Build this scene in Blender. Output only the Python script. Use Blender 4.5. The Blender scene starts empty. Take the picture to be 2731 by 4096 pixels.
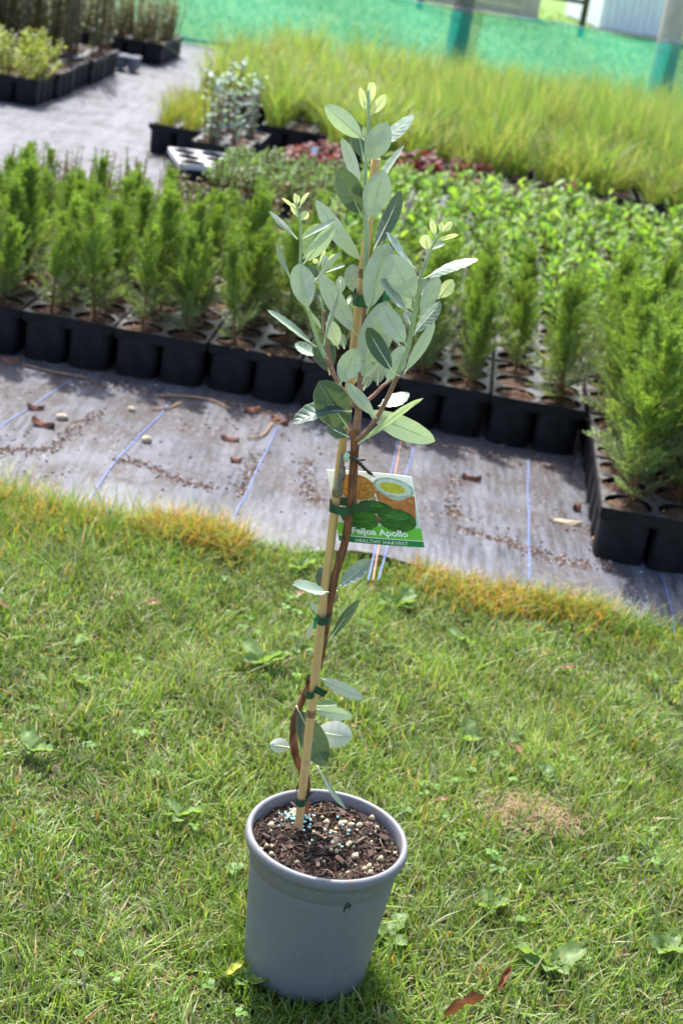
import bpy, math, random
import numpy as np
from mathutils import Vector, Matrix

# ------------------------------------------------------------------ scene, camera, light
SC = bpy.context.scene
COL = SC.collection
IW, IH, FPX = 2731, 4096, 4096 * 55 / 36
CAMH, PITCH, ROLL = 1.5, math.radians(21.9), math.radians(9.35)
C0 = Vector((0, 0, CAMH))
FW = Vector((0, math.cos(PITCH), -math.sin(PITCH)))
_U0 = Vector((0, math.sin(PITCH), math.cos(PITCH)))
_R0 = Vector((1, 0, 0))
UP = math.cos(ROLL) * _U0 - math.sin(ROLL) * _R0
RT = math.cos(ROLL) * _R0 + math.sin(ROLL) * _U0

cam = bpy.data.cameras.new('camera')
cam.sensor_fit = 'VERTICAL'
cam.sensor_height = 36
cam.sensor_width = 24
cam.lens = 55
cam.clip_start = 0.05
cam.clip_end = 500
cam.dof.use_dof = True
cam.dof.focus_distance = 2.06
cam.dof.aperture_fstop = 7.1
co = bpy.data.objects.new('camera', cam)
COL.objects.link(co)
co.matrix_world = Matrix(((RT.x, UP.x, -FW.x, 0), (RT.y, UP.y, -FW.y, 0), (RT.z, UP.z, -FW.z, CAMH), (0, 0, 0, 1)))
SC.camera = co

SUN_AZ, SUN_EL = math.radians(-20), math.radians(57)      # azimuth from +Y, negative = to the -X side
world = bpy.data.worlds.new('World')
SC.world = world
world.use_nodes = True
wn = world.node_tree
sky = wn.nodes.new('ShaderNodeTexSky')
sky.sky_type = 'NISHITA'
sky.sun_disc = False
sky.sun_elevation = SUN_EL
sky.sun_rotation = SUN_AZ
sky.dust_density = 4.0
wn.links.new(sky.outputs[0], wn.nodes['Background'].inputs[0])
wn.nodes['Background'].inputs[1].default_value = 0.15
sun = bpy.data.lights.new('sun', 'SUN')
sun.energy = 3.7
sun.angle = math.radians(0.8)
sun.color = (1.0, 0.965, 0.915)
so = bpy.data.objects.new('sun', sun)
COL.objects.link(so)
sdir = Vector((math.sin(SUN_AZ) * math.cos(SUN_EL), math.cos(SUN_AZ) * math.cos(SUN_EL), math.sin(SUN_EL)))
so.rotation_euler = sdir.to_track_quat('Z', 'Y').to_euler()
so.location = sdir * 30
SC.view_settings.view_transform = 'Standard'
SC.view_settings.look = 'None'
SC.view_settings.gamma = 1
SC.view_settings.exposure = 1.55
SC.render.engine = 'CYCLES'
SC.cycles.use_denoising = True
SC.cycles.max_bounces = 8
SC.cycles.transparent_max_bounces = 12
SC.cycles.sample_clamp_indirect = 6

# ------------------------------------------------------------------ helpers
rng = random.Random(7)
nr = np.random.default_rng(11)


def ray(px, py):
    return FW + RT * ((px - IW / 2) / FPX) - UP * ((py - IH / 2) / FPX)


def P(px, py, Y):
    d = ray(px, py)
    return C0 + d * (Y / d.y)


def G(px, py, z=0.0):
    d = ray(px, py)
    return C0 + d * ((z - CAMH) / d.z)


GA = math.radians(2.7)                                    # the nursery bed is turned a little
EX = Vector((math.cos(GA), -math.sin(GA), 0))
EY = Vector((math.sin(GA), math.cos(GA), 0))


def B(x, y, z=0.0):
    return EX * x + EY * y + Vector((0, 0, z))


def tag(o, label=None, cat=None, group=None, kind=None):
    if label: o['label'] = label
    if cat: o['category'] = cat
    if group: o['group'] = group
    if kind: o['kind'] = kind
    return o


def link(name, data, parent=None, loc=None, rz=0.0, scale=None):
    o = bpy.data.objects.new(name, data)
    COL.objects.link(o)
    if parent: o.parent = parent
    if loc is not None: o.location = loc
    if rz: o.rotation_euler = (0, 0, rz)
    if scale is not None: o.scale = scale if hasattr(scale, '__len__') else (scale,) * 3
    return o


def empty(name, loc=(0, 0, 0), rz=0.0):
    o = link(name, None, None, loc, rz)
    o.empty_display_size = 0.05
    return o


def copy_tree(o, parent=None):
    c = o.copy()
    COL.objects.link(c)
    c.parent = parent
    for ch in o.children:
        copy_tree(ch, c)
    return c


def mesh(name, v, f, mats, smooth=True, midx=None, uv=None, cols=None):
    me = bpy.data.meshes.new(name)
    me.from_pydata([tuple(p) for p in v], [], f)
    for m in (mats if isinstance(mats, (list, tuple)) else [mats]):
        me.materials.append(m)
    if smooth: me.polygons.foreach_set('use_smooth', [True] * len(me.polygons))
    if midx is not None: me.polygons.foreach_set('material_index', midx)
    if uv is not None:
        l = me.uv_layers.new(name='UVMap')
        vi = np.empty(len(me.loops), dtype=np.int32)
        me.loops.foreach_get('vertex_index', vi)
        l.data.foreach_set('uv', np.asarray(uv, dtype=np.float32)[vi].ravel())
    if cols is not None:
        a = me.attributes.new('Col', 'FLOAT_COLOR', 'POINT')
        c = np.ones((len(v), 4), dtype=np.float32)
        c[:, :3] = np.asarray(cols)
        a.data.foreach_set('color', c.ravel())
    me.update()
    return me


def npmesh(name, V, T, cols, mats, midx=None, smooth=False):
    me = bpy.data.meshes.new(name)
    n, m = len(V), len(T)
    me.vertices.add(n)
    me.vertices.foreach_set('co', np.asarray(V, dtype=np.float32).ravel())
    me.loops.add(m * 3)
    me.loops.foreach_set('vertex_index', np.asarray(T, dtype=np.int32).ravel())
    me.polygons.add(m)
    me.polygons.foreach_set('loop_start', np.arange(0, m * 3, 3, dtype=np.int32))
    for mt in (mats if isinstance(mats, (list, tuple)) else [mats]):
        me.materials.append(mt)
    if midx is not None: me.polygons.foreach_set('material_index', np.asarray(midx, dtype=np.int32))
    if smooth: me.polygons.foreach_set('use_smooth', np.ones(m, dtype=bool))
    if cols is not None:
        a = me.attributes.new('Col', 'FLOAT_COLOR', 'POINT')
        c = np.ones((n, 4), dtype=np.float32)
        c[:, :3] = cols
        a.data.foreach_set('color', c.ravel())
    me.update(calc_edges=True)
    return me


def catmull(pts, k=4):
    pts = [list(p) for p in pts]
    out = []
    n = len(pts)
    for i in range(n - 1):
        p0, p1, p2, p3 = pts[max(i - 1, 0)], pts[i], pts[i + 1], pts[min(i + 2, n - 1)]
        for j in range(k):
            t = j / k
            out.append([0.5 * (2 * b + (c - a) * t + (2 * a - 5 * b + 4 * c - d) * t * t + (3 * b - a - 3 * c + d) * t ** 3)
                        for a, b, c, d in zip(p0, p1, p2, p3)])
    out.append(pts[-1])
    return out


def tube(pts, radii, n=8, cap=True):
    v, f = [], []
    pts = [Vector(p) for p in pts]
    ref = Vector((0.3, 1, 0.1))
    for i, p in enumerate(pts):
        t = (pts[min(i + 1, len(pts) - 1)] - pts[max(i - 1, 0)]).normalized()
        a = t.cross(ref)
        if a.length < 1e-4: a = t.cross(Vector((1, 0, 0)))
        a.normalize()
        b = t.cross(a)
        r = radii[i] if hasattr(radii, '__len__') else radii
        for k in range(n):
            an = 2 * math.pi * k / n
            v.append(p + (a * math.cos(an) + b * math.sin(an)) * r)
    for i in range(len(pts) - 1):
        for k in range(n):
            k2 = (k + 1) % n
            f.append((i * n + k, i * n + k2, (i + 1) * n + k2, (i + 1) * n + k))
    if cap:
        f.append(tuple(range(n - 1, -1, -1)))
        f.append(tuple(range((len(pts) - 1) * n, len(pts) * n)))
    return v, f


def lathe(prof, n=48, close=False):
    v, f = [], []
    for r, z in prof:
        for k in range(n):
            a = 2 * math.pi * k / n
            v.append((r * math.cos(a), r * math.sin(a), z))
    for i in range(len(prof) - 1):
        for k in range(n):
            k2 = (k + 1) % n
            f.append((i * n + k, i * n + k2, (i + 1) * n + k2, (i + 1) * n + k))
    if close:
        f.append(tuple(range((len(prof) - 1) * n, len(prof) * n)))
    return v, f


def box(x0, x1, y0, y1, z0, z1):
    v = [(x, y, z) for x in (x0, x1) for y in (y0, y1) for z in (z0, z1)]
    return v, [(0, 1, 3, 2), (4, 6, 7, 5), (0, 4, 5, 1), (2, 3, 7, 6), (0, 2, 6, 4), (1, 5, 7, 3)]


def join(*vf):
    v, f = [], []
    for a, b in vf:
        o = len(v)
        v += list(a)
        f += [tuple(i + o for i in q) for q in b]
    return v, f


def blades(pos, h, w, az, lean, segs=3, face=None, droop=0.3):
    """grass blades: pos (N,3), h/w/az/lean arrays -> V,T, index of blade per vertex, t per vertex"""
    N = len(pos)
    h, w, az, lean = [np.broadcast_to(np.asarray(a, dtype=float), (N,)) for a in (h, w, az, lean)]
    if face is None: face = az + math.pi / 2 + nr.normal(0, 0.5, N)
    droop = np.broadcast_to(np.asarray(droop, dtype=float), (N,))
    d = np.stack([np.cos(az), np.sin(az), np.zeros(N)], 1)
    s = np.stack([np.cos(face), np.sin(face), np.zeros(N)], 1)
    nv = 2 * segs + 1
    V = np.empty((N, nv, 3))
    tt = np.empty((N, nv))
    for i in range(segs):
        t = i / segs
        c = pos + d * (h * lean * t ** 1.6)[:, None]
        c[:, 2] += h * (t - droop * t * t)
        ww = w * (1 - t) ** 0.55 * 0.5
        V[:, 2 * i] = c - s * ww[:, None]
        V[:, 2 * i + 1] = c + s * ww[:, None]
        tt[:, 2 * i:2 * i + 2] = t
    c = pos + d * (h * lean)[:, None]
    c[:, 2] += h * (1 - droop)
    V[:, nv - 1] = c
    tt[:, nv - 1] = 1
    T = []
    for i in range(segs - 1):
        a = 2 * i
        T += [(a, a + 1, a + 3), (a, a + 3, a + 2)]
    a = 2 * (segs - 1)
    T.append((a, a + 1, a + 2))
    T = np.asarray(T)
    TT = (T[None] + (np.arange(N) * nv)[:, None, None]).reshape(-1, 3)
    return V.reshape(-1, 3), TT, np.repeat(np.arange(N), nv), tt.ravel()


def leaves_np(pos, dirv, nrm, L, W, fold=0.15):
    """many small folded leaves: 5 verts, 4 tris each"""
    N = len(pos)
    d = dirv / np.linalg.norm(dirv, axis=1)[:, None]
    s = np.cross(d, nrm)
    s /= np.linalg.norm(s, axis=1)[:, None] + 1e-9
    u = np.cross(s, d)
    L = np.broadcast_to(np.asarray(L, float), (N,))[:, None]
    W = np.broadcast_to(np.asarray(W, float), (N,))[:, None]
    V = np.empty((N, 6, 3))
    V[:, 0] = pos
    V[:, 1] = pos + d * L * 0.38 - s * W * 0.5 + u * W * fold
    V[:, 2] = pos + d * L * 0.38 + s * W * 0.5 + u * W * fold
    V[:, 3] = pos + d * L * 0.75 - s * W * 0.36 + u * W * fold * 0.5
    V[:, 4] = pos + d * L * 0.75 + s * W * 0.36 + u * W * fold * 0.5
    V[:, 5] = pos + d * L - u * W * 0.25
    T = np.asarray([(0, 2, 1), (1, 2, 4), (1, 4, 3), (3, 4, 5)])
    TT = (T[None] + (np.arange(N) * 6)[:, None, None]).reshape(-1, 3)
    return V.reshape(-1, 3), TT, np.repeat(np.arange(N), 6)


def tri_of(vf):
    v, f = vf
    T = []
    for q in f:
        for i in range(1, len(q) - 1): T.append((q[0], q[i], q[i + 1]))
    return np.asarray([tuple(p) for p in v]), np.asarray(T)


def bend_noise(x, y):
    return (np.sin(x * 2.1 + 0.7) * np.cos(y * 1.7 - 0.4) + 0.5 * np.sin(x * 4.7 + y * 3.3 + 1.1) + 0.3 * np.sin(x * 9.1 - y * 7.7))


# ------------------------------------------------------------------ materials
class NT:
    def __init__(s, name):
        s.m = bpy.data.materials.new(name)
        s.m.use_nodes = True
        s.t = s.m.node_tree
        s.t.nodes.clear()
        s.out = s.t.nodes.new('ShaderNodeOutputMaterial')

    def n(s, typ, **kw):
        q = s.t.nodes.new('ShaderNode' + typ)
        for k, v in kw.items(): setattr(q, k, v)
        return q

    def set(s, sock, v):
        if isinstance(v, bpy.types.NodeSocket): s.t.links.new(v, sock)
        elif hasattr(v, '__len__') and len(v) == 3 and sock.type == 'RGBA': sock.default_value = (*v, 1)
        else: sock.default_value = v

    def math(s, op, a, b=0.0, c=None):
        q = s.n('Math', operation=op)
        s.set(q.inputs[0], a)
        s.set(q.inputs[1], b)
        if c is not None: s.set(q.inputs[2], c)
        return q.outputs[0]

    def mix(s, f, a, b, blend='MIX'):
        q = s.n('MixRGB', blend_type=blend)
        s.set(q.inputs[0], f)
        s.set(q.inputs[1], a)
        s.set(q.inputs[2], b)
        return q.outputs[0]

    def noise(s, scale, detail=3, vec=None, rough=0.55):
        q = s.n('TexNoise')
        q.inputs['Scale'].default_value = scale
        q.inputs['Detail'].default_value = detail
        q.inputs['Roughness'].default_value = rough
        if vec is not None: s.t.links.new(vec, q.inputs['Vector'])
        return q.outputs['Fac']

    def ramp(s, f, lo, hi):
        q = s.n('MapRange')
        s.set(q.inputs[0], f)
        q.inputs[1].default_value = lo
        q.inputs[2].default_value = hi
        return q.outputs[0]

    def coord(s, which='Object'):
        return s.n('TexCoord').outputs[which]

    def bump(s, h, strength=0.3, dist=0.002):
        q = s.n('Bump')
        q.inputs['Strength'].default_value = strength
        q.inputs['Distance'].default_value = dist
        s.set(q.inputs['Height'], h)
        return q.outputs[0]

    def prin(s, col, rough=0.5, spec=0.5, normal=None, **kw):
        q = s.n('BsdfPrincipled')
        s.set(q.inputs['Base Color'], col)
        s.set(q.inputs['Roughness'], rough)
        s.set(q.inputs['Specular IOR Level'], spec)
        if normal is not None: s.t.links.new(normal, q.inputs['Normal'])
        for k, v in kw.items(): s.set(q.inputs[k], v)
        return q.outputs[0]

    def done(s, sh):
        s.t.links.new(sh, s.out.inputs[0])
        return s.m


def plain(name, col, rough=0.5, spec=0.5, var=0.15, scale=30, bump=0.0, bscale=200, col2=None, lo=0.4, hi=0.65, bdist=0.002, **kw):
    t = NT(name)
    c = t.coord()
    nz = t.noise(scale, 4, c)
    if col2 is None:
        col2 = tuple(x * (1 - var) for x in col)
        col = tuple(min(1, x * (1 + var)) for x in col)
    cc = t.mix(t.ramp(nz, lo, hi), col, col2)
    nrm = t.bump(t.noise(bscale, 3, c), bump, bdist) if bump else None
    return t.done(t.prin(cc, rough, spec, nrm, **kw))


def foliage(name, rough=0.5, spec=0.35, trans=0.4, tint=(1.15, 1.1, 0.55)):
    t = NT(name)
    a = t.n('Attribute', attribute_name='Col').outputs['Color']
    p = t.prin(a, rough, spec)
    tr = t.n('BsdfTranslucent')
    t.set(tr.inputs[0], t.mix(1.0, a, tint, 'MULTIPLY'))
    mx = t.n('MixShader')
    mx.inputs[0].default_value = trans
    t.t.links.new(p, mx.inputs[1])
    t.t.links.new(tr.outputs[0], mx.inputs[2])
    return t.done(mx.outputs[0])


def attr_mat(name, rough=0.8, spec=0.2, bump=0.0, bscale=300):
    t = NT(name)
    a = t.n('Attribute', attribute_name='Col').outputs['Color']
    nrm = t.bump(t.noise(bscale, 3, t.coord()), bump) if bump else None
    return t.done(t.prin(a, rough, spec, nrm))


def leaf_mat(name, top, under, vein_top, vein_under, trans, tcol, rough_top=0.34, rough_un=0.75, quilt=0.4, spot=False):
    t = NT(name)
    uv = t.n('SeparateXYZ')
    t.t.links.new(t.coord('UV'), uv.inputs[0])
    u, v = uv.outputs[0], uv.outputs[1]
    av = t.math('ABSOLUTE', t.math('SUBTRACT', t.math('MULTIPLY', v, 2.0), 1.0))
    wob = t.noise(14, 2, t.coord())
    s = t.math('ADD', t.math('SUBTRACT', t.math('MULTIPLY', u, 8.0), t.math('MULTIPLY', av, 1.5)), t.math('MULTIPLY', wob, 0.9))
    fr = t.math('FRACT', s)
    dd = t.math('MINIMUM', fr, t.math('SUBTRACT', 1.0, fr))
    lat = t.math('SUBTRACT', 1.0, t.ramp(dd, 0.015, 0.055))
    mid = t.math('SUBTRACT', 1.0, t.ramp(av, 0.03, 0.075))
    veins = t.math('MAXIMUM', t.math('MULTIPLY', lat, 0.5), mid)
    nz = t.noise(120, 4, t.coord())
    nb = t.noise(25, 3, t.coord())
    edge = t.ramp(av, 0.93, 0.99)
    ct = t.mix(t.ramp(nb, 0.35, 0.7), top, tuple(x * 1.7 for x in top))
    ct = t.mix(t.math('MULTIPLY', t.math('MAXIMUM', t.math('MULTIPLY', lat, 0.22), mid), 0.55), ct, vein_top)
    ct = t.mix(t.math('MULTIPLY', edge, 0.5), ct, vein_under)
    cu = t.mix(t.ramp(nb, 0.3, 0.75), under, tuple(x * 0.82 for x in under))
    cu = t.mix(t.math('MULTIPLY', t.math('MAXIMUM', t.math('MULTIPLY', lat, 0.42), mid), 0.75), cu, vein_under)
    if spot:
        sp = t.ramp(t.noise(38, 2, t.coord()), 0.66, 0.7)
        cu = t.mix(sp, cu, (0.20, 0.20, 0.05))
    hq = t.math('ADD', t.math('MULTIPLY', t.math('POWER', dd, 0.5), 1.0), t.math('MULTIPLY', nz, 0.12))
    nt = t.bump(t.math('MULTIPLY', hq, t.ramp(av, 0.0, 0.15)), quilt, 0.0016)
    nu = t.bump(t.math('MAXIMUM', t.math('MULTIPLY', lat, 0.6), mid), 0.5, 0.001)
    pt = t.prin(ct, rough_top, 0.55, nt, **{'Sheen Weight': 0.15, 'Sheen Roughness': 0.4})
    pu = t.prin(cu, rough_un, 0.25, nu)
    mx = t.n('MixShader')
    t.t.links.new(t.n('NewGeometry').outputs['Backfacing'], mx.inputs[0])
    t.t.links.new(pt, mx.inputs[1])
    t.t.links.new(pu, mx.inputs[2])
    tr = t.n('BsdfTranslucent')
    t.set(tr.inputs[0], t.mix(t.math('MULTIPLY', veins, 0.5), tcol, tuple(x * 0.6 for x in tcol)))
    m2 = t.n('MixShader')
    m2.inputs[0].default_value = trans
    t.t.links.new(mx.outputs[0], m2.inputs[1])
    t.t.links.new(tr.outputs[0], m2.inputs[2])
    return t.done(m2.outputs[0])


M = {}
M['leaf'] = leaf_mat('feijoa_leaf', (0.020, 0.050, 0.034), (0.54, 0.565, 0.495), (0.20, 0.26, 0.20), (0.44, 0.52, 0.27), 0.10, (0.24, 0.34, 0.11))
M['leaf_g'] = leaf_mat('feijoa_leaf_lit', (0.05, 0.12, 0.045), (0.52, 0.60, 0.44), (0.28, 0.36, 0.20), (0.50, 0.58, 0.32), 0.24, (0.38, 0.50, 0.20), 0.42)  # younger blades; light passing through them is put into the greener colour
M['leaf_y'] = leaf_mat('feijoa_leaf_young', (0.30, 0.40, 0.16), (0.50, 0.58, 0.34), (0.5, 0.55, 0.3), (0.5, 0.55, 0.3), 0.38, (0.55, 0.62, 0.22), 0.5, 0.7, 0.25)
M['leaf_w'] = leaf_mat('feijoa_leaf_glare', (0.14, 0.19, 0.15), (0.60, 0.64, 0.57), (0.30, 0.36, 0.28), (0.46, 0.52, 0.3), 0.12, (0.4, 0.5, 0.25), 0.40, 0.75, 0.3)  # upper face paled: white sun glare on these blades put into the colour
M['leaf_s'] = leaf_mat('feijoa_leaf_spotted', (0.020, 0.050, 0.034), (0.54, 0.565, 0.495), (0.20, 0.26, 0.20), (0.44, 0.52, 0.27), 0.10, (0.24, 0.34, 0.11), spot=True)
M['petiole'] = plain('leaf_stalk', (0.55, 0.60, 0.38), 0.6, 0.3, 0.12, 60)
M['greenstem'] = plain('green_stem', (0.36, 0.44, 0.22), 0.6, 0.3, scale=45, col2=(0.30, 0.36, 0.24))
M['pinkstem'] = plain('pink_stem', (0.30, 0.155, 0.115), 0.65, 0.3, scale=70, col2=(0.20, 0.12, 0.09), bump=0.3, bscale=160)


def bark_mat():
    t = NT('peeling_bark')
    mp = t.n('Mapping')
    t.t.links.new(t.coord(), mp.inputs[0])
    mp.inputs['Scale'].default_value = (1, 1, 0.18)
    n1 = t.noise(150, 5, mp.outputs[0], 0.65)
    n2 = t.noise(55, 3, mp.outputs[0])
    c = t.mix(t.ramp(n1, 0.38, 0.62), (0.07, 0.032, 0.02), (0.27, 0.105, 0.05))
    c = t.mix(t.ramp(n2, 0.6, 0.75), c, (0.24, 0.2, 0.17))
    return t.done(t.prin(c, 0.75, 0.25, t.bump(n1, 0.9, 0.002)))


def bamboo_mat():
    t = NT('bamboo_cane')
    mp = t.n('Mapping')
    t.t.links.new(t.coord(), mp.inputs[0])
    mp.inputs['Scale'].default_value = (1, 1, 0.06)
    n1 = t.noise(260, 3, mp.outputs[0])
    n2 = t.noise(45, 5, t.coord(), 0.7)
    c = t.mix(t.ramp(n1, 0.35, 0.7), (0.60, 0.38, 0.17), (0.48, 0.29, 0.12))
    c = t.mix(t.math('MULTIPLY', t.ramp(n2, 0.62, 0.72), 0.75), c, (0.12, 0.07, 0.04))
    return t.done(t.prin(c, 0.42, 0.4, t.bump(n1, 0.15, 0.001)))


def pot_mat():
    t = NT('grey_pot_plastic')
    c = t.coord()
    big = t.noise(9, 3, c)
    sp = t.noise(420, 1, c)
    sp2 = t.noise(150, 2, c)
    mp = t.n('Mapping')
    t.t.links.new(c, mp.inputs[0])
    mp.inputs['Scale'].default_value = (1, 1, 0.12)
    st = t.noise(60, 4, mp.outputs[0])
    k = t.mix(t.ramp(big, 0.35, 0.7), (0.148, 0.154, 0.178), (0.130, 0.136, 0.158))
    k = t.mix(t.math('MULTIPLY', t.ramp(st, 0.6, 0.8), 0.25), k, (0.22, 0.225, 0.23))
    k = t.mix(t.math('MULTIPLY', t.ramp(sp, 0.735, 0.76), 0.6), k, (0.45, 0.45, 0.45))
    k = t.mix(t.math('MULTIPLY', t.ramp(sp2, 0.74, 0.76), 0.85), k, (0.05, 0.03, 0.02))
    sx = t.n('SeparateXYZ')
    t.t.links.new(c, sx.inputs[0])
    mud = t.math('MULTIPLY', t.ramp(t.noise(38, 6, c, .7), .50, .68), t.math('ADD', t.ramp(sx.outputs[2], .17, .235), t.math('SUBTRACT', 1.0, t.ramp(sx.outputs[2], .0, .05))))
    k = t.mix(t.math('MULTIPLY', mud, 0.7), k, (0.16, 0.115, 0.085))
    mp2 = t.n('Mapping')
    t.t.links.new(c, mp2.inputs[0])
    mp2.inputs['Scale'].default_value = (1, 1, 5)
    mp2.inputs['Rotation'].default_value = (.4, .3, 0)
    scr = t.math('MULTIPLY', t.ramp(t.noise(70, 2, mp2.outputs[0]), .70, .73), t.ramp(big, .45, .6))
    k = t.mix(t.math('MULTIPLY', scr, 0.45), k, (0.42, 0.42, 0.44))
    r = t.math('ADD', 0.36, t.math('MULTIPLY', t.noise(25, 4, c), 0.2))
    return t.done(t.prin(k, r, 0.45, t.bump(t.noise(160, 2, c), 0.05, 0.001)))


def mat_mat():
    t = NT('weed_mat_weave')
    c = t.coord()
    sx = t.n('SeparateXYZ')
    t.t.links.new(c, sx.inputs[0])
    wx = t.math('SINE', t.math('MULTIPLY', sx.outputs[0], 900))
    wy = t.math('SINE', t.math('MULTIPLY', sx.outputs[1], 700))
    weave = t.math('MULTIPLY', wx, wy)
    mp = t.n('Mapping')
    t.t.links.new(c, mp.inputs[0])
    mp.inputs['Scale'].default_value = (1, 0.10, 1)
    mp.inputs['Rotation'].default_value = (0, 0, .05)
    streak = t.noise(75, 5, mp.outputs[0], 0.7)
    streak2 = t.noise(16, 4, mp.outputs[0], 0.6)
    dust = t.noise(2.6, 6, c, 0.62)
    dust2 = t.noise(11, 5, c, 0.7)
    dirt = t.noise(4.2, 8, c, 0.72)
    spk = t.noise(120, 2, c)
    spk2 = t.noise(55, 4, c, 0.7)
    k = t.mix(t.ramp(streak, 0.40, 0.60), (0.008, 0.009, 0.014), (0.060, 0.066, 0.090))
    k = t.mix(t.math('MULTIPLY', t.ramp(streak2, 0.5, 0.68), 0.6), k, (0.105, 0.112, 0.140))
    k = t.mix(t.math('MULTIPLY', t.ramp(dust, 0.50, 0.66), 0.4), k, (0.09, 0.095, 0.115))
    k = t.mix(t.math('MULTIPLY', t.ramp(dust2, 0.54, 0.74), 0.35), k, (0.125, 0.128, 0.142))
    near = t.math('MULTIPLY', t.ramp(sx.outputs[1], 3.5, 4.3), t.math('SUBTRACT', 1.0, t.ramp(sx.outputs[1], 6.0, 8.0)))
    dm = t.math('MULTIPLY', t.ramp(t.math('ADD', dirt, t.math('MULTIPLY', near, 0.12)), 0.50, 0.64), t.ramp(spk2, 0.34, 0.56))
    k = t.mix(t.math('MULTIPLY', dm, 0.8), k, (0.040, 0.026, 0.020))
    k = t.mix(t.math('MULTIPLY', t.ramp(spk, 0.70, 0.73), 0.7), k, (0.42, 0.42, 0.43))
    r = t.math('ADD', 0.42, t.math('MULTIPLY', t.math('ADD', dust2, dm), 0.25))
    h = t.math('ADD', t.math('MULTIPLY', weave, 0.2), t.math('ADD', t.math('MULTIPLY', dust2, 1.0), t.math('MULTIPLY', streak, 0.7)))
    return t.done(t.prin(k, r, 0.3, t.bump(h, 0.35, 0.004), **{'Sheen Weight': 0.12, 'Sheen Roughness': 0.35, 'Sheen Tint': (.8, .87, 1.0, 1)}))


def lawn_mat(name, a, b, sc):
    t = NT(name)
    c = t.coord()
    n1 = t.noise(sc, 8, c, 0.7)
    n2 = t.noise(sc * 14, 4, c, 0.7)
    k = t.mix(t.ramp(n1, 0.35, 0.65), a, b)
    k = t.mix(t.math('MULTIPLY', t.ramp(n2, 0.5, 0.7), 0.4), k, tuple(x * 0.5 for x in a))
    return t.done(t.prin(k, 0.9, 0.1, t.bump(n2, 0.8, 0.02)))


def net_mat():
    t = NT('green_shade_net')
    c = t.coord()
    n = t.noise(3.5, 3, c)
    fac = t.math('ADD', 0.56, t.math('MULTIPLY', n, 0.08))
    d = t.n('BsdfDiffuse')
    t.set(d.inputs[0], (0.006, 0.22, 0.17))
    tr = t.n('BsdfTranslucent')
    t.set(tr.inputs[0], (0.006, 0.27, 0.205))
    a = t.n('MixShader')
    a.inputs[0].default_value = 0.55
    t.t.links.new(d.outputs[0], a.inputs[1])
    t.t.links.new(tr.outputs[0], a.inputs[2])
    tp = t.n('BsdfTransparent')
    mx = t.n('MixShader')
    t.set(mx.inputs[0], fac)
    t.t.links.new(tp.outputs[0], mx.inputs[1])
    t.t.links.new(a.outputs[0], mx.inputs[2])
    return t.done(mx.outputs[0])


M['bark'] = bark_mat()
M['bamboo'] = bamboo_mat()
M['pot'] = pot_mat()
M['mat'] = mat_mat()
M['net'] = net_mat()
M['grass'] = foliage('lawn_grass', 0.5, 0.35, 0.42)
M['tuss'] = foliage('tussock_blades', 0.5, 0.3, 0.5, (1.1, 1.1, 0.6))
M['conif'] = foliage('conifer_scales', 0.55, 0.3, 0.42, (1.1, 1.15, 0.45))
M['small'] = foliage('small_leaves', 0.48, 0.25, 0.48, (1.15, 1.15, 0.5))
M['dry'] = foliage('dry_leaves', 0.7, 0.2, 0.3, (1.1, 0.9, 0.6))
M['tray'] = plain('black_tray_plastic', (0.009, 0.009, 0.011), 0.6, 0.2, 0.3, 20, 0.05, 300)
M['deck'] = plain('dusty_tray_top', (0.05, 0.05, 0.054), 0.36, 0.6, scale=45, col2=(0.16, 0.155, 0.15), lo=0.45, hi=0.75, bump=0.05)
M['whitetray'] = plain('pale_tray_plastic', (0.55, 0.55, 0.56), 0.4, 0.5, 0.1, 30)
M['greytray'] = plain('blue_grey_tray_plastic', (0.16, 0.17, 0.2), 0.4, 0.5, 0.1, 30)
M['soil'] = plain('tray_soil', (0.10, 0.062, 0.042), 0.95, 0.15, scale=160, col2=(0.035, 0.022, 0.015), bump=0.9, bscale=170, bdist=0.006)
M['mixsoil'] = plain('dark_potting_mix', (0.040, 0.022, 0.014), 0.9, 0.2, scale=220, col2=(0.014, 0.009, 0.007), bump=1.0, bscale=260, bdist=0.004)
M['chip'] = attr_mat('bark_chip_wood', 0.7, 0.3, 0.6, 240)
M['pumice'] = plain('pumice', (0.58, 0.50, 0.32), 0.9, 0.15, scale=240, col2=(0.40, 0.34, 0.22), bump=0.7, bscale=500)
M['fert'] = plain('turquoise_granule', (0.22, 0.62, 0.62), 0.5, 0.4, scale=300, col2=(0.6, 0.75, 0.74))
M['tie'] = plain('dark_green_tape', (0.006, 0.05, 0.03), 0.22, 0.55, 0.2, 60)
M['tie2'] = plain('bright_green_tape', (0.01, 0.24, 0.09), 0.25, 0.5, 0.2, 60)
M['black'] = plain('black_twist_string', (0.012, 0.012, 0.013), 0.35, 0.5, 0.2, 60)
M['ink'] = plain('black_marker_ink', (0.006, 0.006, 0.008), 0.45, 0.4, 0.1, 60)
M['blue'] = plain('blue_marker_thread', (0.06, 0.11, 0.30), 0.6, 0.3, scale=60, col2=(0.13, 0.18, 0.34))
M['orange'] = plain('orange_marker_thread', (0.40, 0.16, 0.09), 0.6, 0.3, scale=60, col2=(0.32, 0.2, 0.16))
M['wood'] = plain('weathered_post_wood', (0.21, 0.185, 0.15), 0.85, 0.2, scale=12, col2=(0.15, 0.13, 0.11), bump=0.6, bscale=40)
M['darkpost'] = plain('dark_post', (0.05, 0.045, 0.045), 0.6, 0.3, 0.2, 12)
M['board'] = plain('pale_timber_boards', (0.46, 0.41, 0.35), 0.8, 0.2, scale=7, col2=(0.37, 0.33, 0.28), bump=0.3, bscale=60)
M['shed'] = plain('white_painted_cladding', (0.72, 0.75, 0.82), 0.5, 0.4, 0.04, 4)
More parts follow.
